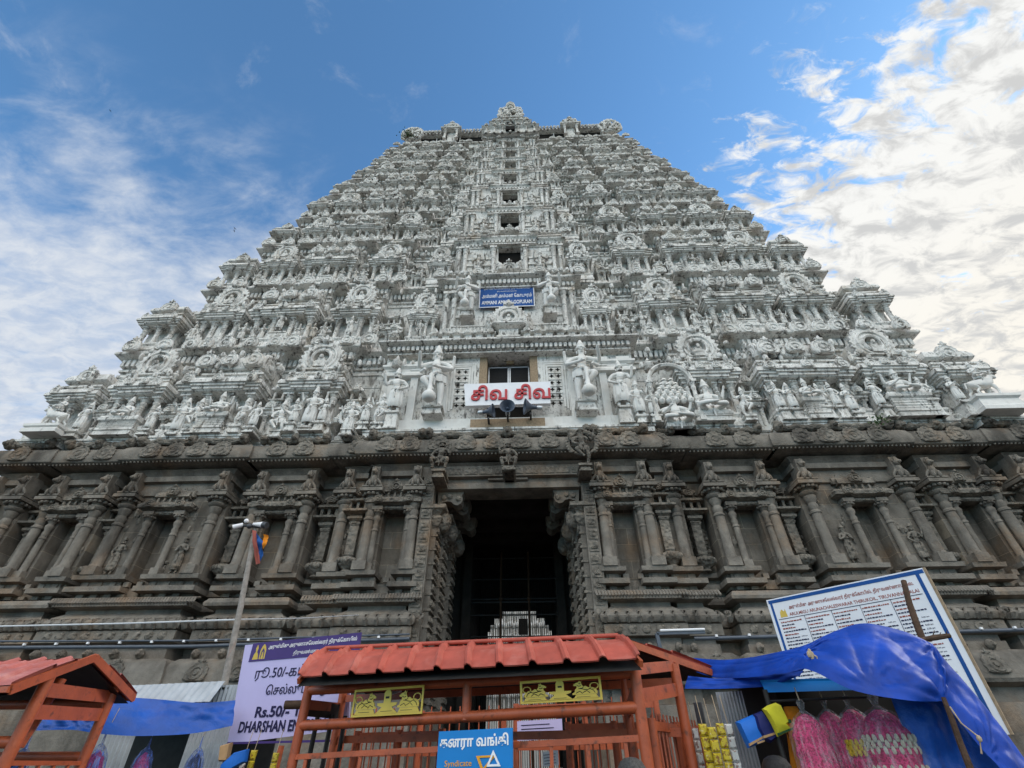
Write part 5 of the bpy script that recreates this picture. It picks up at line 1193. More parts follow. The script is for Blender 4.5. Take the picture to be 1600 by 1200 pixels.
# left-hand shelter
ls = thing("queue_shelter", (-4.4, 6.3, 0), "orange steel queue shelter with a faded pink tile roof at the far left", "shelter")
F0, F1, G1_, H1 = at(-260, 1078, 5.3), at(22, 1070, 5.15), at(152, 1022, 6.15), at(212, 1086, 7.15)
G0 = at(-130, 1030, 6.3); H0 = Vector((G0.x - .3, 7.3, H1.z))
m = MB(); tiled(m, F0, F1, G0, G1_, 7, .035, .02); part("roof_sheet", m, "tile_pink", ls, 25)
m = MB(); tiled(m, H1, H0, G1_, G0, 7, .03, .02); part("roof_sheet", m, "tile_pink", ls, 25)
m = MB(); dn = Vector((0, -.01, -.04)); 
for a, b in ((G1_, F1), (G1_, H1)): part("bargeboard", MB().bar(a + dn, b + dn, .025, .085), "orange", ls)
m = MB(); d2 = Vector((-.05, 0, -.09)); m.quad([F0 + d2, F1 + d2, G1_ + d2, G0 + d2]).quad([G0 + d2, G1_ + d2, H1 + d2, H0 + d2]); part("shade_sheet", m, "iron", ls)  # black sheets under the roof slopes, shade put in as colour
m = MB(); m.bar(F0 + dn, F1 + dn, .06, .05); m.bar(H0 + dn, H1 + dn, .06, .05); part("eave_beam", m, "orange", ls)
Q0, Q1 = at(82, 1048, 5.64), at(181, 1071, 6.93); Q2, Q3 = Q0 + Vector((-2.6, .1, 0)), Q1 + Vector((-2.6, .1, 0))
for p in (Q0, Q1, Q2, Q3): part("post", MB().tube([up(p, 0), up(p, p.z + .02)], .058, 14), "orange", ls)
part("inner_post", MB().tube([up(Q0 + Vector((-.26, .35, 0)), 1.75), up(Q0 + Vector((-.22, .42, 0)), 2.36)], .05, 12), "orange", ls)
zA = [at(73, 1077, 5.64).z, at(58, 1112, 5.64).z]; zB = [at(177, 1089, 6.93).z, at(168, 1117, 6.93).z]
for k in (0, 1): part("side_plate", MB().bar(up(Q0, zA[k]), up(Q1, zB[k]), .015, .125), "orange", ls)
for z in (1.78, 2.3): part("rail", rail(up(Q0, z), up(Q2, z), .05), "orange", ls); part("rail", rail(up(Q1, z - .1), up(Q3, z - .1), .05), "orange", ls)
m = MB(); m.bar(up(Q0, 1.62), up(Q1, 1.62), .04, .04)
for i in range(1, 5): a = Q0.lerp(Q1, i / 5); m.bar(up(a, .1), up(a, 1.62), .03, .03, up=(0, 1, 0))
m.bar(up(Q0, 1.6), up(Q2, 1.6), .04, .04); part("bars", m, "orange", ls)
# inner queue barriers behind the central shelter
def barrier(p, q, h_, n, label, top=None):
    p, q = Vector(p), Vector(q); t = thing("queue_barrier", p, label, "barrier", "orange queue barriers inside the shelter")
    m = MB()
    for k in (p, q, p.lerp(q, .5)): part("post", MB().tube([k, k + Vector((0, 0, h_))], .045, 10), "orange", t)
    for z in (h_ - .06, h_ - .55, .6): part("rail", MB().bar(p + Vector((0, 0, z)), q + Vector((0, 0, z)), .04, .08), "orange", t)
    m = MB()
    for i in range(n): a = p.lerp(q, (i + .5) / n); m.bar(a + Vector((0, 0, .1)), a + Vector((0, 0, h_ + .05)), .016, .016, up=(0, 1, 0))
    part("bars", m, top or "orange", t)
barrier((-2.4, 9.6, 0), (.3, 9.2, 0), 2.28, 17, "back orange queue barrier with thin bars left of the middle upright")
barrier((.5, 9.1, 0), (2.6, 8.6, 0), 2.34, 15, "back orange queue barrier with thin bars right of the middle upright")
barrier((-1.6, 7.9, 0), (-.4, 7.5, 0), 1.95, 12, "short orange queue barrier behind the left gold plaque")
barrier((1.2, 7.3, 0), (2.3, 7.0, 0), 2.0, 14, "orange queue barrier behind the right gold plaque")
barrier((1.95, 5.9, 0), (2.75, 7.2, 0), 1.95, 14, "orange queue barrier running back beside the right corner post", "orange")
# bank sign hanging on the shelter
A, B = P0.lerp(P1, .455), P0.lerp(P1, .715)
off = Vector((-.02, -.09, 0)); TLb, TRb = at(686, 1143, 5.98), at(801, 1137, 5.72)
t, M_, W_, H_ = quad_board("bank_sign", TLb, TRb, TLb - Vector((0, 0, .62)), TRb - Vector((0, 0, .62)), .012, "bank_blue", "bright blue bank sign with white Tamil lettering hanging on the shelter rail", "sign")
m = MB(); put(m, "கனரா வங்கி", M_, W_ * .04, H_ * .745, W_ * .92, .2, .006, .0015, h=H_ * .20); part("lettering", m, "white_ink", t)
m = MB(); put(m, "Syndicate", M_, W_ * .12, H_ * .52, W_ * .36, .2, .001, .0015, h=H_ * .10)
def tri(mb, M, pts, wdt):
    c = Vector((sum(p[0] for p in pts) / 3, sum(p[1] for p in pts) / 3)); inner = [tuple(c + (Vector(p) - c) * (1 - wdt)) for p in pts]
    for i in range(3):
        j = (i + 1) % 3; plate(mb, [pts[i], pts[j], inner[j], inner[i]], M @ Matrix.Translation((0, -.004 * (1 + .2 * i), 0)), .008)
    return mb
tri(m, M_, [(W_ * .54, H_ * .665), (W_ * .80, H_ * .67), (W_ * .62, H_ * .46)], .38); part("lettering_and_triangle", m, "yellow_ink", t)
m = MB(); tri(m, M_ @ Matrix.Translation((0, -.006, 0)), [(W_ * .68, H_ * .53), (W_ * .86, H_ * .53), (W_ * .765, H_ * .73)], .42); part("triangle", m, "white_ink", t)
# small notices inside
for a, b, c_, d_, Yq, mm, lab in ((612, 1064, 630, 1060, 7.3, "blue_enamel", "small blue notice hung inside behind the left gold plaque"), (611, 1079, 628, 1074, 7.3, "white_sign", "small white notice below the small blue one"), (808, 1127, 878, 1123, 8.4, "lilac", "pale lilac printed banner inside the shelter behind the bars"), (848, 1175, 872, 1172, 7.0, "white_sign", "white poster with a black round emblem inside the shelter")):
    TL_, TR_ = at(a, b, Yq), at(c_, d_, Yq); hh = Vector((0, 0, (TR_ - TL_).length * (.6 if mm == "blue_enamel" else .75 if Yq == 7.0 else .35)))
    t, M2, W2, H2 = quad_board("notice", TL_, TR_, TL_ - hh, TR_ - hh, .01, mm, lab, "notice")
    m = MB(); rr = random.Random(int(a))
    for i in range(4): rect(m, M2, W2 * .1, W2 * rr.uniform(.6, .9), H2 * (.15 + .2 * i), H2 * (.19 + .2 * i))
    part("print", m, "navy_ink" if mm != "blue_enamel" else "white_ink", t)
# ------------------------------------------------------------------ banner with the entry notice
t, M_, W_, H_ = quad_board("entry_banner", at(383, 1008, 8.45), at(550, 991, 7.74), at(355, 1163, 8.45), at(545, 1139, 7.74), .02, "lilac", "lilac vinyl banner with violet heading about the paid darshan entry", "banner")
m = MB(); rect(m, M_, 0, W_, H_ * .80, H_, -.004, .01); part("heading_strip", m, "violet", t); part("hem_strip", rect(MB(), M_, 0, W_, 0, H_ * .02, -.004, .01), "violet", t)
m = MB(); Mq = M_ @ Matrix.Translation((0, -.006, 0)); put(m, "அருள்மிகு அருணாசேலஸ்வரர் திருக்ேகாயில்", Mq, W_ * .17, H_ * .905, W_ * .80, .1, .0012, .001, h=H_ * .065); put(m, "திருவண்ணாமைல", Mq, W_ * .42, H_ * .82, W_ * .32, .1, .0, .001, h=H_ * .06); part("heading", m, "white_ink", t)
m = MB()
for x, pol in ((.03, [(0, 0), (1, 0), (.85, .35), (.62, .5), (.72, .75), (.5, 1), (.28, .75), (.38, .5), (.15, .35)]), (.095, [(0, 0), (.2, 0), (.2, .5), (.5, .75), (.8, .5), (.8, 0), (1, 0), (1, .6), (.8, .85), (.5, 1), (.2, .85), (0, .6)])): plate(m, [(W_ * (x + .055 * a), H_ * (.82 + .16 * b)) for a, b in pol], Mq, .006)
plate(m, [(W_ * .112, H_ * .82), (W_ * .133, H_ * .82), (W_ * .128, H_ * .88), (W_ * .122, H_ * .905), (W_ * .116, H_ * .88)], Mq, .005)
part("emblem", m, "gold", t)
m = MB(); put(m, "ரூ.50/-கட்டண", M_, W_ * .10, H_ * .59, W_ * .68, .2, .0008, .0015, h=H_ * .145); put(m, "ெசல்லும் வழி", M_, W_ * .24, H_ * .41, W_ * .56, .2, .0008, .0015, h=H_ * .14)
put(m, "Rs.50/- TICKET", M_, W_ * .19, H_ * .235, W_ * .70, .2, .0055, .0015, h=H_ * .105); put(m, "DHARSHAN ENTRY WAY", M_, W_ * .07, H_ * .10, W_ * .88, .2, .0055, .0015, h=H_ * .105); part("lettering", m, "navy_ink", t)
for px, py, Yq in ((440, 1165, 8.15),): part("post", MB().tube([up(at(px, py, Yq), 0), at(px, py, Yq)], .04, 10), "orange", t)
# ------------------------------------------------------------------ timetable board
TLb, TRb = at(1197, 938, 9.75), at(1443, 886, 7.9); TRb = up(TRb, TLb.z)
hh = Vector((0, 0, 2.12))
t, M_, W_, H_ = quad_board("timetable_board", TLb, TRb, TLb - hh, TRb - hh, .04, "white_sign", "large white temple timetable board with blue border behind the blue tarpaulin", "sign")
m = MB()
for a in ((.03, W_ - .03, H_ - .075, H_ - .02), (.05, .09, .05, H_ - .075), (W_ - .15, W_ - .10, .05, H_ - .075)): rect(m, M_, *a)
part("border", m, "blue_enamel", t)
m = MB(); put(m, "அருள்மிகு அருணாசேலஸ்வரர் திருக்ேகாயில், திருவண்ணாமைல.", M_, W_ * .14, H_ - .235, W_ * .77, .1, .0015, .001, h=.085); put(m, "ARULMIGU ARUNACHALESWARAR THIRUKOIL, TIRUVANNAMALAI", M_, W_ * .13, H_ - .335, W_ * .79, .1, .0012, .001, h=.06); part("heading", m, "maroon_ink", t)
m = MB(); plate(m, [(W_ * .065, H_ - .33), (W_ * .115, H_ - .33), (W_ * .11, H_ - .20), (W_ * .10, H_ - .24), (W_ * .085, H_ - .20), (W_ * .07, H_ - .24)], M_, .006); part("emblem", m, "gold", t)
ink, mar = MB(), MB(); rr = random.Random(3)
rect(ink, M_, .12, W_ - .18, H_ - .36, H_ - .352)
for c in range(1, 5): rect(ink, M_, .12 + c * (W_ - .30) / 5, .126 + c * (W_ - .30) / 5, .5, H_ - .36)
for c in range(5):
    x0 = .14 + c * (W_ - .30) / 5; cw = (W_ - .30) / 5 - .06
    for r_ in range(30):
        z = H_ - .42 - r_ * .052; mb_ = mar if r_ in (0, 2, 4, 11, 12, 18) else ink
        if c == 4 and 16 < r_ < 19: continue
        x = x0
        while x < x0 + cw * (.95 if r_ % 3 == 0 else .58):
            wl_ = rr.uniform(.012, .05); rect(mb_, M_, x, min(x + wl_, x0 + cw), z, z + rr.uniform(.014, .022)); x += wl_ + .010
        if r_ > 4 and r_ not in (11, 12, 18): put(ink, rr.choice(("6.00 am", "5.00 pm", "8.30 am", "5.30 pm", "9.00 pm", "3.00 pm")), M_, x0 + cw * .70, z, cw * .26, .05, .0, .001, h=.022)
part("lettering", ink, "navy_ink", t); part("red_lettering", mar, "maroon_ink", t)
for s_ in (.15, .9): p = TLb.lerp(TRb, s_) + Vector((.05, .08, 0)); part("post", MB().tube([up(p, 0), up(p, p.z - .1)], .05, 10), "rust", t)
m = MB(); m.merge(MB().box(W_ - .02, W_ + .012, -.004, .06, 0, H_), M_); part("edge_trim", m, "brown_stone", t)
# ------------------------------------------------------------------ blue tarpaulins
sheet("blue_tarpaulin", [(1082, 1028, 7.0), (1150, 1030, 6.3), (1245, 1012, 5.6), (1305, 986, 5.5), (1352, 974, 5.45), (1410, 986, 5.4), (1456, 1006, 5.35)], [(1084, 1056, 6.9), (1150, 1060, 6.1), (1225, 1052, 5.45), (1262, 1046, 5.2), (1330, 1078, 5.0), (1420, 1095, 4.95), (1474, 1096, 5.05)], 90, 34, "blue_tarp", "large crumpled dark blue tarpaulin canopy sagging over the flower stall", "tarpaulin", wr=.013, seed=3, folds=3, belly=.03, ties=((1.0, .0, 2.6), (.36, .35, 2.2), (1.0, 1.0, 2.2), (.72, .9, 1.2)))
sheet("blue_tarpaulin", [(1075, 1056, 6.3), (1130, 1060, 6.2), (1200, 1052, 6.0), (1260, 1040, 5.9)], [(1070, 1076, 6.25), (1130, 1076, 6.15), (1200, 1072, 5.95), (1250, 1056, 5.85)], 40, 10, "blue_tarp", "narrow lower blue tarpaulin strip beside the right shelter post", "tarpaulin", wr=.012, seed=9, folds=3)
sheet("blue_tarpaulin", [(1456, 1004, 5.35), (1478, 1032, 5.3), (1520, 1080, 5.2), (1575, 1150, 5.1), (1640, 1240, 5.0)], [(1470, 1094, 5.08), (1482, 1105, 5.08), (1530, 1165, 5.0), (1565, 1205, 4.95), (1600, 1260, 4.9)], 60, 22, "blue_tarp", "blue tarpaulin flap falling steeply from the tied corner to the lower right", "tarpaulin", wr=.012, seed=5, folds=3, belly=.03, ties=((.0, .0, 2.2), (.0, 1.0, 2.2), (.6, 1.0, 1.5)))
sheet("blue_tarpaulin", [(1392, 1090, 5.5), (1440, 1096, 5.4), (1480, 1098, 5.35), (1540, 1160, 5.3), (1640, 1250, 5.3)], [(1445, 1240, 5.5), (1500, 1270, 5.4), (1540, 1290, 5.4), (1600, 1300, 5.4), (1660, 1320, 5.4)], 50, 26, "blue_tarp_light", "bright blue stained tarpaulin wall behind the thin branch at the lower right", "tarpaulin", wr=.012, seed=12, folds=3)
sheet("blue_tarpaulin", [(178, 1088, 7.6), (240, 1092, 7.8), (310, 1098, 8.0), (368, 1094, 8.2)], [(158, 1147, 7.4), (220, 1150, 7.6), (300, 1146, 7.9), (363, 1134, 8.1)], 50, 16, "blue_tarp_light", "stretched blue tarpaulin strip between the left shelter and the banner", "tarpaulin", wr=.010, seed=8, folds=2)
sheet("blue_tarpaulin", [(60, 1118, 7.7), (120, 1116, 7.7), (160, 1118, 7.7)], [(50, 1142, 7.6), (110, 1140, 7.6), (150, 1146, 7.6)], 30, 10, "blue_tarp_light", "small blue tarpaulin seen through the rails of the left shelter", "tarpaulin", wr=.02, seed=18, folds=3)
# branches and ropes holding the tarpaulin
solo("branch_prop", MB().tube([at(1412, 908, 5.9), at(1420, 940, 5.85), at(1432, 975, 5.8), at(1446, 1010, 5.75), at(1470, 1085, 5.6), at(1500, 1200, 5.5)], [.028, .03, .034, .034, .036, .04], 9), "branch", "dark splintered branch standing up in front of the timetable board", "branch")
m = MB().tube([at(1440, 1000, 5.4), at(1462, 996, 5.4), at(1484, 993, 5.4)], [.02, .026, .02], 8)
for x, y in ((1460, 985), (1470, 988), (1480, 984)): m.tube([at(x - 3, 996, 5.4), at(x, y, 5.38)], [.006, .003], 5)
solo("branch_stub", m, "branch", "short twiggy branch poking right from the tied tarpaulin corner", "branch")
solo("branch_prop", MB().tube([at(1474, 1090, 5.0), at(1486, 1120, 4.98), at(1500, 1160, 4.96), at(1522, 1215, 4.95), at(1530, 1240, 4.95)], [.018, .022, .024, .026, .026], 8), "branch", "thin brown branch in front of the bright blue tarpaulin wall", "branch")
m = MB(); c = at(1264, 1020, 5.25)
for i in range(5): m.blob(c + Vector((rnd.uniform(-.03, .03), -.02, rnd.uniform(-.04, .03))), (.018, .018, .03), 0, 6, 4)
m.tube([c, at(1276, 1026, 5.2), at(1279, 1038, 5.2), at(1277, 1046, 5.2)], .007, 6); m.blob(at(1277, 1047, 5.2), .016)
solo("rope_knot", m, "rope", "pale jute rope knot tied round the tarpaulin edge", "rope")
solo("rope_end", MB().tube([at(1484, 1104, 4.9), at(1502, 1130, 4.88), at(1530, 1152, 4.85), at(1534, 1178, 4.85)], .006, 6).blob(at(1530, 1154, 4.84), (.018, .018, .024)), "rope", "thin knotted cord hanging on the bright blue tarpaulin wall", "rope")
# ------------------------------------------------------------------ flower stall on the right
stl = thing("flower_stall", (4.2, 6.2, 0), "small dark flower stall with a sky blue sheet fascia under the tarpaulin", "stall")
xa, xb_ = at(1200, 1090, 6.3).x, at(1400, 1090, 6.3).x
m = MB(); m.box(xa, xb_ + .5, 6.9, 6.95, 0, 2.35); m.box(xa - .03, xa, 6.0, 6.95, 0, 2.3); m.box(xb_ + .5, xb_ + .53, 6.0, 6.95, 0, 2.3); part("back_wall", m, "shade_black", stl)  # walls coloured near-black to paint the shade inside the stall
m = MB(); tl, tr, bl, br = at(1190, 1066, 5.95), at(1345, 1062, 5.75), at(1198, 1082, 5.85), at(1345, 1078, 5.65)
m.rings([[bl, br, tr, tl], [p + Vector((0, .03, .01)) for p in (bl, br, tr, tl)]]); m.rings([[tl, tr, tr + Vector((0, 1.1, .12)), tl + Vector((0, 1.1, .12))], [p + Vector((0, 0, .02)) for p in (tl, tr, tr + Vector((0, 1.1, .12)), tl + Vector((0, 1.1, .12)))]]); part("fascia", m, "bank_blue", stl)
hr0, hr1 = at(1200, 1096, 5.85), at(1420, 1086, 5.6); part("hanging_rail", MB().tube([hr0, hr1], .012, 8), "iron", stl)
for p in (hr0, hr1): part("post", MB().tube([up(p, 0), up(p, p.z + .1)], .025, 8), "iron", stl)
def corrug(mb, A, B, dn_, pitch, amp):
    A, B = Vector(A), Vector(B); n = int((B - A).length / pitch) * 4; nrm = (B - A).cross(Vector((0, 0, 1))).normalized()
    row = [A.lerp(B, i / n) + nrm * amp * math.sin(i * math.pi / 2) for i in range(n + 1)]
    return mb.rings([row, [p + Vector(dn_) for p in row]], 0, False, False, False)
m = MB(); A, B = at(1116, 1073, 7.1), at(1186, 1070, 6.9); corrug(m, up(A, 2.28), up(B, 2.28), (0, 0, -2.2), .035, .006); solo("corrugated_sheet", m, "zinc", "grey corrugated metal sheet standing beside the yellow sachet strips", "metal sheet", angle=60)
solo("dark_post", MB().tube([up(at(1090, 1098, 7.4), 0), at(1090, 1098, 7.4)], .055, 10), "dark_metal", "thick dark pipe post left of the corrugated sheet", "post")
def garland(px, py, wd, L_, bands, label, Yg=5.7, seed=1):
    c = at(px, py, Yg); t = thing("flower_garland", c - Vector((0, 0, L_)), label, "garland", "bagged flower garlands hanging in the stall")
    rr = random.Random(seed); n = 20
    prof = [(.03, -.05), (.45, -.09), (.78, -.15), (.95, -.24), (1.02, -.40), (1.0, -.55), (1.0, -.8), (.96, -1.0)]
    m = MB(); rg = []
    hs_ = [i / 40 for i in range(41)]
    def rad(z):
        for (r0, z0), (r1, z1) in zip(prof, prof[1:]):
            if z1 <= z <= z0: return r0 + (r1 - r0) * (z0 - z) / (z0 - z1)
        return prof[-1][0]
    for h in hs_:
        z = -.06 - .94 * h; r = rad(z) * wd * (1 + .05 * math.sin(h * 46))
        rg.append([(c.x + r * math.cos(a) * (1 + rr.uniform(-.05, .05)), c.y + .8 * r * math.sin(a), c.z + z * L_) for a in [2 * math.pi * i / n for i in range(n)]])
    m.rings(rg, 0); 
    for z, mi, th in bands:
        zz = c.z - z * L_; r = rad(-z) * wd * 1.03
        for row in range(3):
            for i in range(22): a = 2 * math.pi * (i + .5 * row) / 22; m.blob((c.x + r * math.cos(a), c.y + .8 * r * math.sin(a), zz + (row - 1) * th * .55), (.020, .020, th * .42), mi, 6, 4)
    part("flowers", m, ["pink_flower", "white_flower", "yellow_flower"], t)
    b = MB(); rg = []
    for h, k in ((.06, .10), (.03, .22), (.0, .16), (-.03, .12), (-.05, .28), (-.09, .62), (-.15, .92), (-.24, 1.08), (-.40, 1.16), (-.5, 1.17), (-.75, 1.2), (-1.0, 1.22)):
        rg.append([(c.x + wd * k * math.cos(a) * (1 + .10 * math.sin(7 * a + 3 * h)), c.y + .85 * wd * k * math.sin(a) * (1 + .10 * math.sin(5 * a)), c.z + h * L_) for a in [2 * math.pi * i / 28 for i in range(28)]])
    b.rings(rg, 0, False, False); part("plastic_bag", b, "plastic", t, 180)
    part("string", MB().tube([(c.x, c.y, c.z + .05 * L_), (c.x, c.y + .02, c.z + .16)], .006, 6), "rope", t)
garland(1252, 1104, .165, 1.0, [], "leftmost plain deep pink flower garland in a clear plastic bag", seed=1)
garland(1288, 1101, .145, .95, [], "plain pink flower garland in a clear bag second from left", Yg=5.85, seed=2)
garland(1324, 1097, .155, 1.0, [(.36, 2, .07), (.58, 2, .07), (.8, 2, .07)], "pink flower garland with yellow bands in a clear bag", Yg=5.75, seed=3)
garland(1366, 1096, .22, 1.1, [(.30, 1, .08), (.50, 1, .08), (.72, 1, .08)], "rightmost thick pink flower garland with white bands in a clear bag", Yg=5.6, seed=4)
# clothes and bags
def flat_cloth(name, poly, Yq, mats, label, cat, thick=.05, trims=(), root=None):
    c = [at(x, y, Yq) for x, y in poly]; cen = sum(c, Vector()) / len(c)
    t = root or thing(name, cen, label, cat)
    fr_ = MB(); n = len(c)
    inset = [cen + (p - cen) * .82 + Vector((0, -thick * .5, 0)) for p in c]; back = [p + Vector((0, thick * .5, 0)) for p in c]
    fr_.rings([back, c, inset], 0, True, True)
    part("cloth" if not trims else "body", fr_, mats, t, 60)
    for k, (poly2, mm) in enumerate(trims):
        d = [at(x, y, Yq) + Vector((0, -thick * .62, 0)) for x, y in poly2]; part("trim", MB().rings([d, [p + Vector((0, thick * .3, 0)) for p in d]]), mm, t)
    return t
flat_cloth("shirt", [(1192, 1108), (1200, 1102), (1212, 1098), (1220, 1102), (1231, 1124), (1234, 1129), (1228, 1132), (1237, 1141), (1216, 1151), (1206, 1130), (1199, 1118)], 5.75, "yellow_cloth", "small yellow shirt with dark green hem hanging in the stall", "shirt", .06, [([(1213, 1146), (1236, 1137), (1237, 1140), (1214, 1150)], "green_trim"), ([(1229, 1125), (1232, 1124), (1235, 1129), (1231, 1131)], "green_trim")])
flat_cloth("cloth_bag", [(1150, 1128), (1178, 1116), (1186, 1140), (1200, 1152), (1192, 1160), (1170, 1169), (1163, 1155)], 5.9, "bag_blue", "bright blue cloth bag with tan bands hanging left of the yellow shirt", "bag", .08, [([(1168, 1162), (1190, 1150), (1191, 1153), (1169, 1166)], "tan"), ([(1180, 1160), (1192, 1156), (1192, 1159), (1181, 1163)], "tan")])
flat_cloth("cloth_bag", [(1178, 1116), (1190, 1111), (1206, 1134), (1216, 1152), (1204, 1161), (1194, 1156), (1184, 1138)], 5.86, "bag_navy", "dark navy cloth bag partly behind the yellow shirt", "bag", .08, [([(1190, 1150), (1210, 1144), (1211, 1147), (1191, 1154)], "tan")])
m = MB(); c = at(1236, 1108, 6.0)
rg = []
for i in range(12):
    tt = i / 11; rg.append([(c.x + .02 * tt + (.06 + .15 * tt) * math.cos(a) * (1 + .12 * math.sin(9 * a)), c.y + (.05 + .07 * tt) * math.sin(a), c.z + .02 - .75 * tt + .03 * math.sin(5 * a) * tt) for a in [2 * math.pi * k / 36 for k in range(36)]])
m.rings(rg); solo("saffron_cloth", m, "saffron", "gathered saffron orange cloth hanging behind the yellow shirt", "cloth", angle=180)
def strip(px, py, wd, n, mats, label, Yg=6.1, ph=.105):
    c = at(px, py, Yg); t = thing("sachet_strip", c - Vector((0, 0, n * ph)), label, "sachet strip", "strips of sachets hanging by the stall")
    m = MB(); rr = random.Random(int(px))
    for i in range(n):
        z = c.z - i * ph; d = rr.uniform(-.012, .012)
        m.rings([[(c.x - wd / 2, c.y + d, z - ph * .96), (c.x + wd / 2, c.y - d, z - ph * .96), (c.x + wd / 2, c.y + d, z), (c.x - wd / 2, c.y - d, z)], [(c.x - wd * .36, c.y - .018, z - ph * .80), (c.x + wd * .36, c.y - .018, z - ph * .80), (c.x + wd * .36, c.y - .018, z - ph * .16), (c.x - wd * .36, c.y - .018, z - ph * .16)]])
    part("sachets", m, mats, t, 30); part("string", MB().tube([c, c + Vector((0, .05, .25))], .004, 5), "rope", t)
strip(1097, 1131, .085, 8, "sachet", "leftmost strip of yellow sachets hanging beside the right shelter post")
strip(1111, 1136, .085, 8, "sachet", "yellow sachet strip second from left beside the right shelter post", 6.05)
strip(1124, 1130, .085, 8, "sachet", "yellow sachet strip third from left beside the right shelter post", 6.08)
strip(1137, 1131, .080, 8, "sachet_white", "white edged sachet strip furthest right beside the corrugated sheet", 6.12)
strip(1085, 1138, .07, 8, "sachet_white", "silver and white sachet strip close behind the right shelter post", 6.5)
strip(1078, 1150, .07, 7, "sachet_white", "silver sachet strip half hidden by the right shelter post", 6.7)
strip(398, 1172, .08, 6, "sachet", "yellow sachet strip under the lilac banner, left of its orange post", 7.6)
strip(432, 1176, .08, 6, "sachet", "yellow sachet strip under the lilac banner, right of its orange post", 7.6)
strip(384, 1176, .07, 6, "sachet_white", "pale sachet strip under the lower left of the lilac banner", 7.7)
flat_cloth("cloth_bag", [(366, 1176), (388, 1170), (384, 1190), (370, 1198), (340, 1215), (345, 1195)], 7.4, "bag_blue", "bright blue cloth bag below the lilac banner", "bag", .08)
flat_cloth("cloth_bag", [(345, 1165), (362, 1160), (356, 1190), (342, 1190)], 7.5, "tan", "brown cloth bag at the lower left corner of the lilac banner", "bag", .08)
def netbag(px, py, wd, L_, label, Yg, core):
    c = at(px, py, Yg); t = thing("bagged_flowers", c - Vector((0, 0, L_)), label, "bag", "net bags hanging in the left stall")
    m = MB().lathe(c.x, c.y, [(.01, -.22 * L_), (wd * .6, -.3 * L_), (wd * .9, -.5 * L_), (wd * .9, -1.0 * L_)], 16, 0, c.z); part("contents", m, core, t)
    b = MB(); b.rings([[(c.x + wd * k * math.cos(a) * (1 + .12 * math.sin(6 * a)), c.y + wd * k * math.sin(a), c.z + h * L_) for a in [2 * math.pi * i / 22 for i in range(22)]] for h, k in ((0, .05), (-.14, .12), (-.2, .5), (-.3, .85), (-.5, 1.05), (-1.0, 1.1))], 0, False, False); part("net", b, "plastic_blue", t, 180)
    part("string", MB().tube([c, c + Vector((.02, .02, .25))], .004, 5), "rope", t)
netbag(168, 1142, .14, .9, "blue net bag of pink flowers just right of the left shelter post", 7.5, "pink_flower")
netbag(238, 1150, .12, .8, "blue net bag of pink flowers in the middle of the left stall", 7.9, "pink_flower")
netbag(50, 1150, .13, .8, "dark blue net bag seen through the rails of the left shelter", 7.2, "bag_navy")
netbag(318, 1150, .12, .9, "thin empty net bag near the lilac banner", 8.4, "iron")
# ------------------------------------------------------------------ corrugated stall on the left
cs = thing("corrugated_stall", (-4.9, 9.6, 0), "low stall of pale corrugated metal sheet behind the left blue tarpaulin", "stall")
m = MB(); A, B = at(205, 1071, 8.9), at(352, 1064, 8.9); corrug(m, A, B, (0, -.25, -.30), .11, .02); part("roof_sheet", m, "zinc", cs, 60)
m = MB(); corrug(m, up(A, A.z - .02) + Vector((-.2, .0, 0)), up(A.lerp(B, .25), A.z - .02), (0, .1, -2.4), .07, .012); corrug(m, up(B, B.z - .05) + Vector((-.35, .1, 0)), up(B, B.z - .05) + Vector((.35, 0, 0)), (0, .0, -2.4), .07, .012); part("wall_sheet", m, "zinc", cs, 60)
m = MB(); m.box(A.x - 1.5, B.x + .4, 10.4, 10.45, 0, A.z - .1); m.box(A.x - 1.5, B.x + .4, 8.95, 10.4, A.z - .06, A.z - .03); part("interior", m, "iron", cs)  # black sheets paint in the darkness inside the stall
# ------------------------------------------------------------------ people whose heads show at the bottom edge
def person(px, py, Yq, label, hair, shirt, rz):
    top = at(px, py, Yq); H = top.z; b, dz = human("stand", None, 0.0, 1)
    t = thing("person", (top.x, Yq, 0), label, "person"); M = T(top.x, Yq, 0, rz, (H * .985,) * 3)
    hd = MB().merge(b, M); part("body", hd, "skin", t, 60)
    h = MB().lathe(0, .006, [(.056, .915), (.066, .945), (.063, .975), (.048, 1.0), (.025, 1.013), (.002, 1.016)], 18, sy=1.12).blob((0, .03, .93), (.060, .042, .055), 0, 12, 8); part("hair", MB().merge(h, M), hair, t, 60)
    s = MB()
    s.rings([[(k * .118 * math.cos(a), k2 * .085 * math.sin(a), z) for a in [2 * math.pi * i / 20 for i in range(20)]] for k, k2, z in ((.5, .7, .815), (1.05, .85, .79), (1.12, 1.0, .74), (1.02, 1.0, .66), (.95, 1, .58), (1.02, 1.05, .50), (1.0, 1.0, .495))], 0, False, False)
    for sx in (-1, 1): s.tube([(sx * .115, .005, .785), (sx * .150, .003, .72), (sx * .172, 0, .64)], [.052, .050, .046], 12)
    part("shirt", MB().merge(s, M), shirt, t, 60)
    tr_ = MB()
    for sx in (-1, 1): tr_.tube([(sx * .05, 0, .52), (sx * .056, -.01, .40), (sx * .062, -.015, .27), (sx * .066, 0, .06)], [.078, .070, .055, .048], 14)
    part("trousers", MB().merge(tr_, M), "cloth_dark", t, 60)
person(985, 1183, 4.4, "person with short greying hair seen from behind below the shelter rail", "hair_grey", "cloth_white", R(172))
person(1207, 1180, 4.9, "person with black hair standing at the flower stall below the blue bag", "hair", "cloth_dark", R(200))
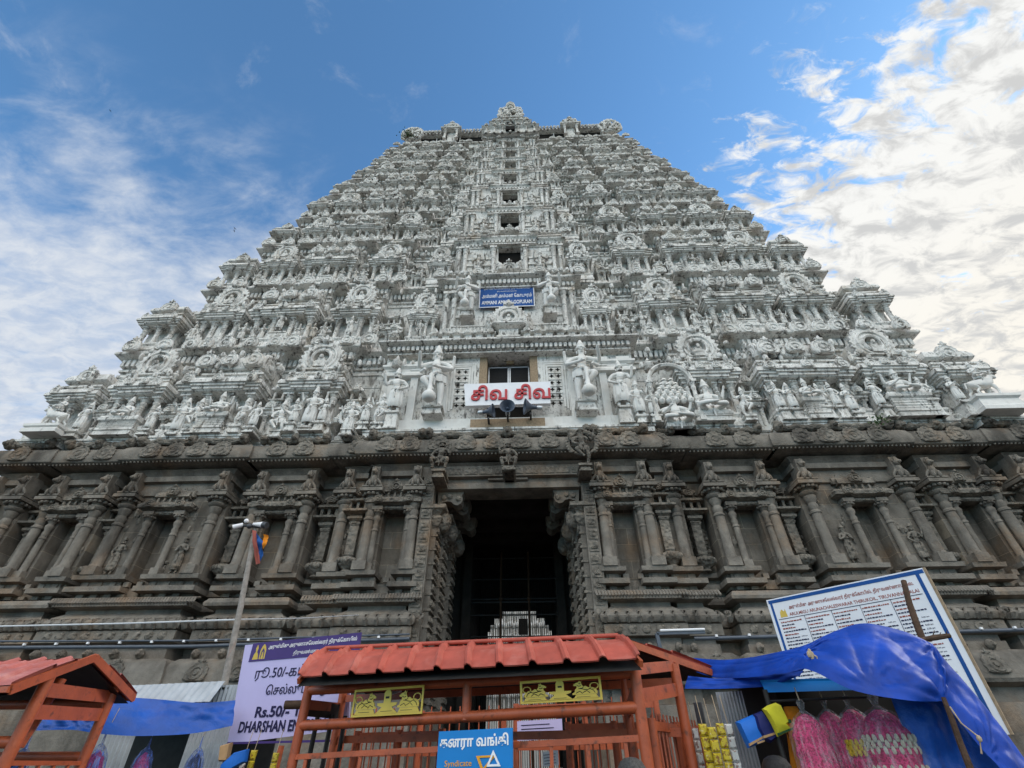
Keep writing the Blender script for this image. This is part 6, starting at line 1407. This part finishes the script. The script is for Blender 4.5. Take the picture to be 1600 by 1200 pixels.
# ------------------------------------------------------------------ birds and wall plants
def bird(px, py, Yq, s, label, rot):
    c = at(px, py, Yq); t = thing("bird", c, label, "bird", "birds circling in the sky"); M = T(c.x, c.y, c.z, rot, (s, s, s))
    part("body", MB().merge(MB().blob((0, 0, 0), (.30, .10, .09), 0, 8, 5).blob((-.30, 0, .04), (.09, .07, .07), 0, 7, 4).rings([[(.2, -.03, 0), (.2, .03, 0), (.2, 0, .03)], [(.5, -.10, 0), (.5, .10, 0), (.5, 0, .02)]]), M), "bird", t)
    for sy in (-1, 1): part("wing", MB().merge(MB().rings([[(-.12, 0, .05), (.14, 0, .05), (.14, 0, .07), (-.12, 0, .07)], [(-.08, sy * .4, .20), (.12, sy * .4, .20), (.12, sy * .4, .215), (-.08, sy * .4, .215)], [(.08, sy * .8, .14), (.14, sy * .8, .14), (.14, sy * .8, .147), (.08, sy * .8, .147)]]), M), "bird", t)
bird(172, 173, 40, .42, "lone tiny dark bird high in the upper left sky", R(10))
bird(367, 357, 40, .34, "upper of two tiny birds above the left slope", R(160)); bird(366, 361, 40, .36, "lower of two tiny birds above the left slope", R(200))
def bush(name, c, r, n, label, seed):
    rr = random.Random(seed); t = thing(name, c, label, "plant"); st, lf = MB(), MB()
    for i in range(6): st.tube([c, c + Vector((rr.uniform(-.5, .5), rr.uniform(-.4, .1), rr.uniform(.4, 1))) * r], [.02 * r, .008 * r], 5)
    for i in range(n):
        d = Vector((rr.gauss(0, .42), rr.gauss(0, .35), .55 + rr.gauss(0, .32))) * r; p = c + d; a = Vector((rr.uniform(-1, 1), rr.uniform(-1, 1), rr.uniform(-1, 1))).normalized() * r * .16; b = a.cross(Vector((rr.uniform(-1, 1), 1, rr.uniform(-1, 1)))).normalized() * r * .08
        lf.quad([p - a, p + b, p + a, p - b])
    part("stems", st, "branch", t); part("leaves", lf, "leaf", t, 180)
bush("wall_plant", at(637, 214, 22.4), .8, 110, "small leafy plant growing on the top left gable of the tower", 3)
bush("wall_plant", at(1378, 664, 16.3), .40, 70, "small green weed growing on the ledge at the right of the tower", 5)
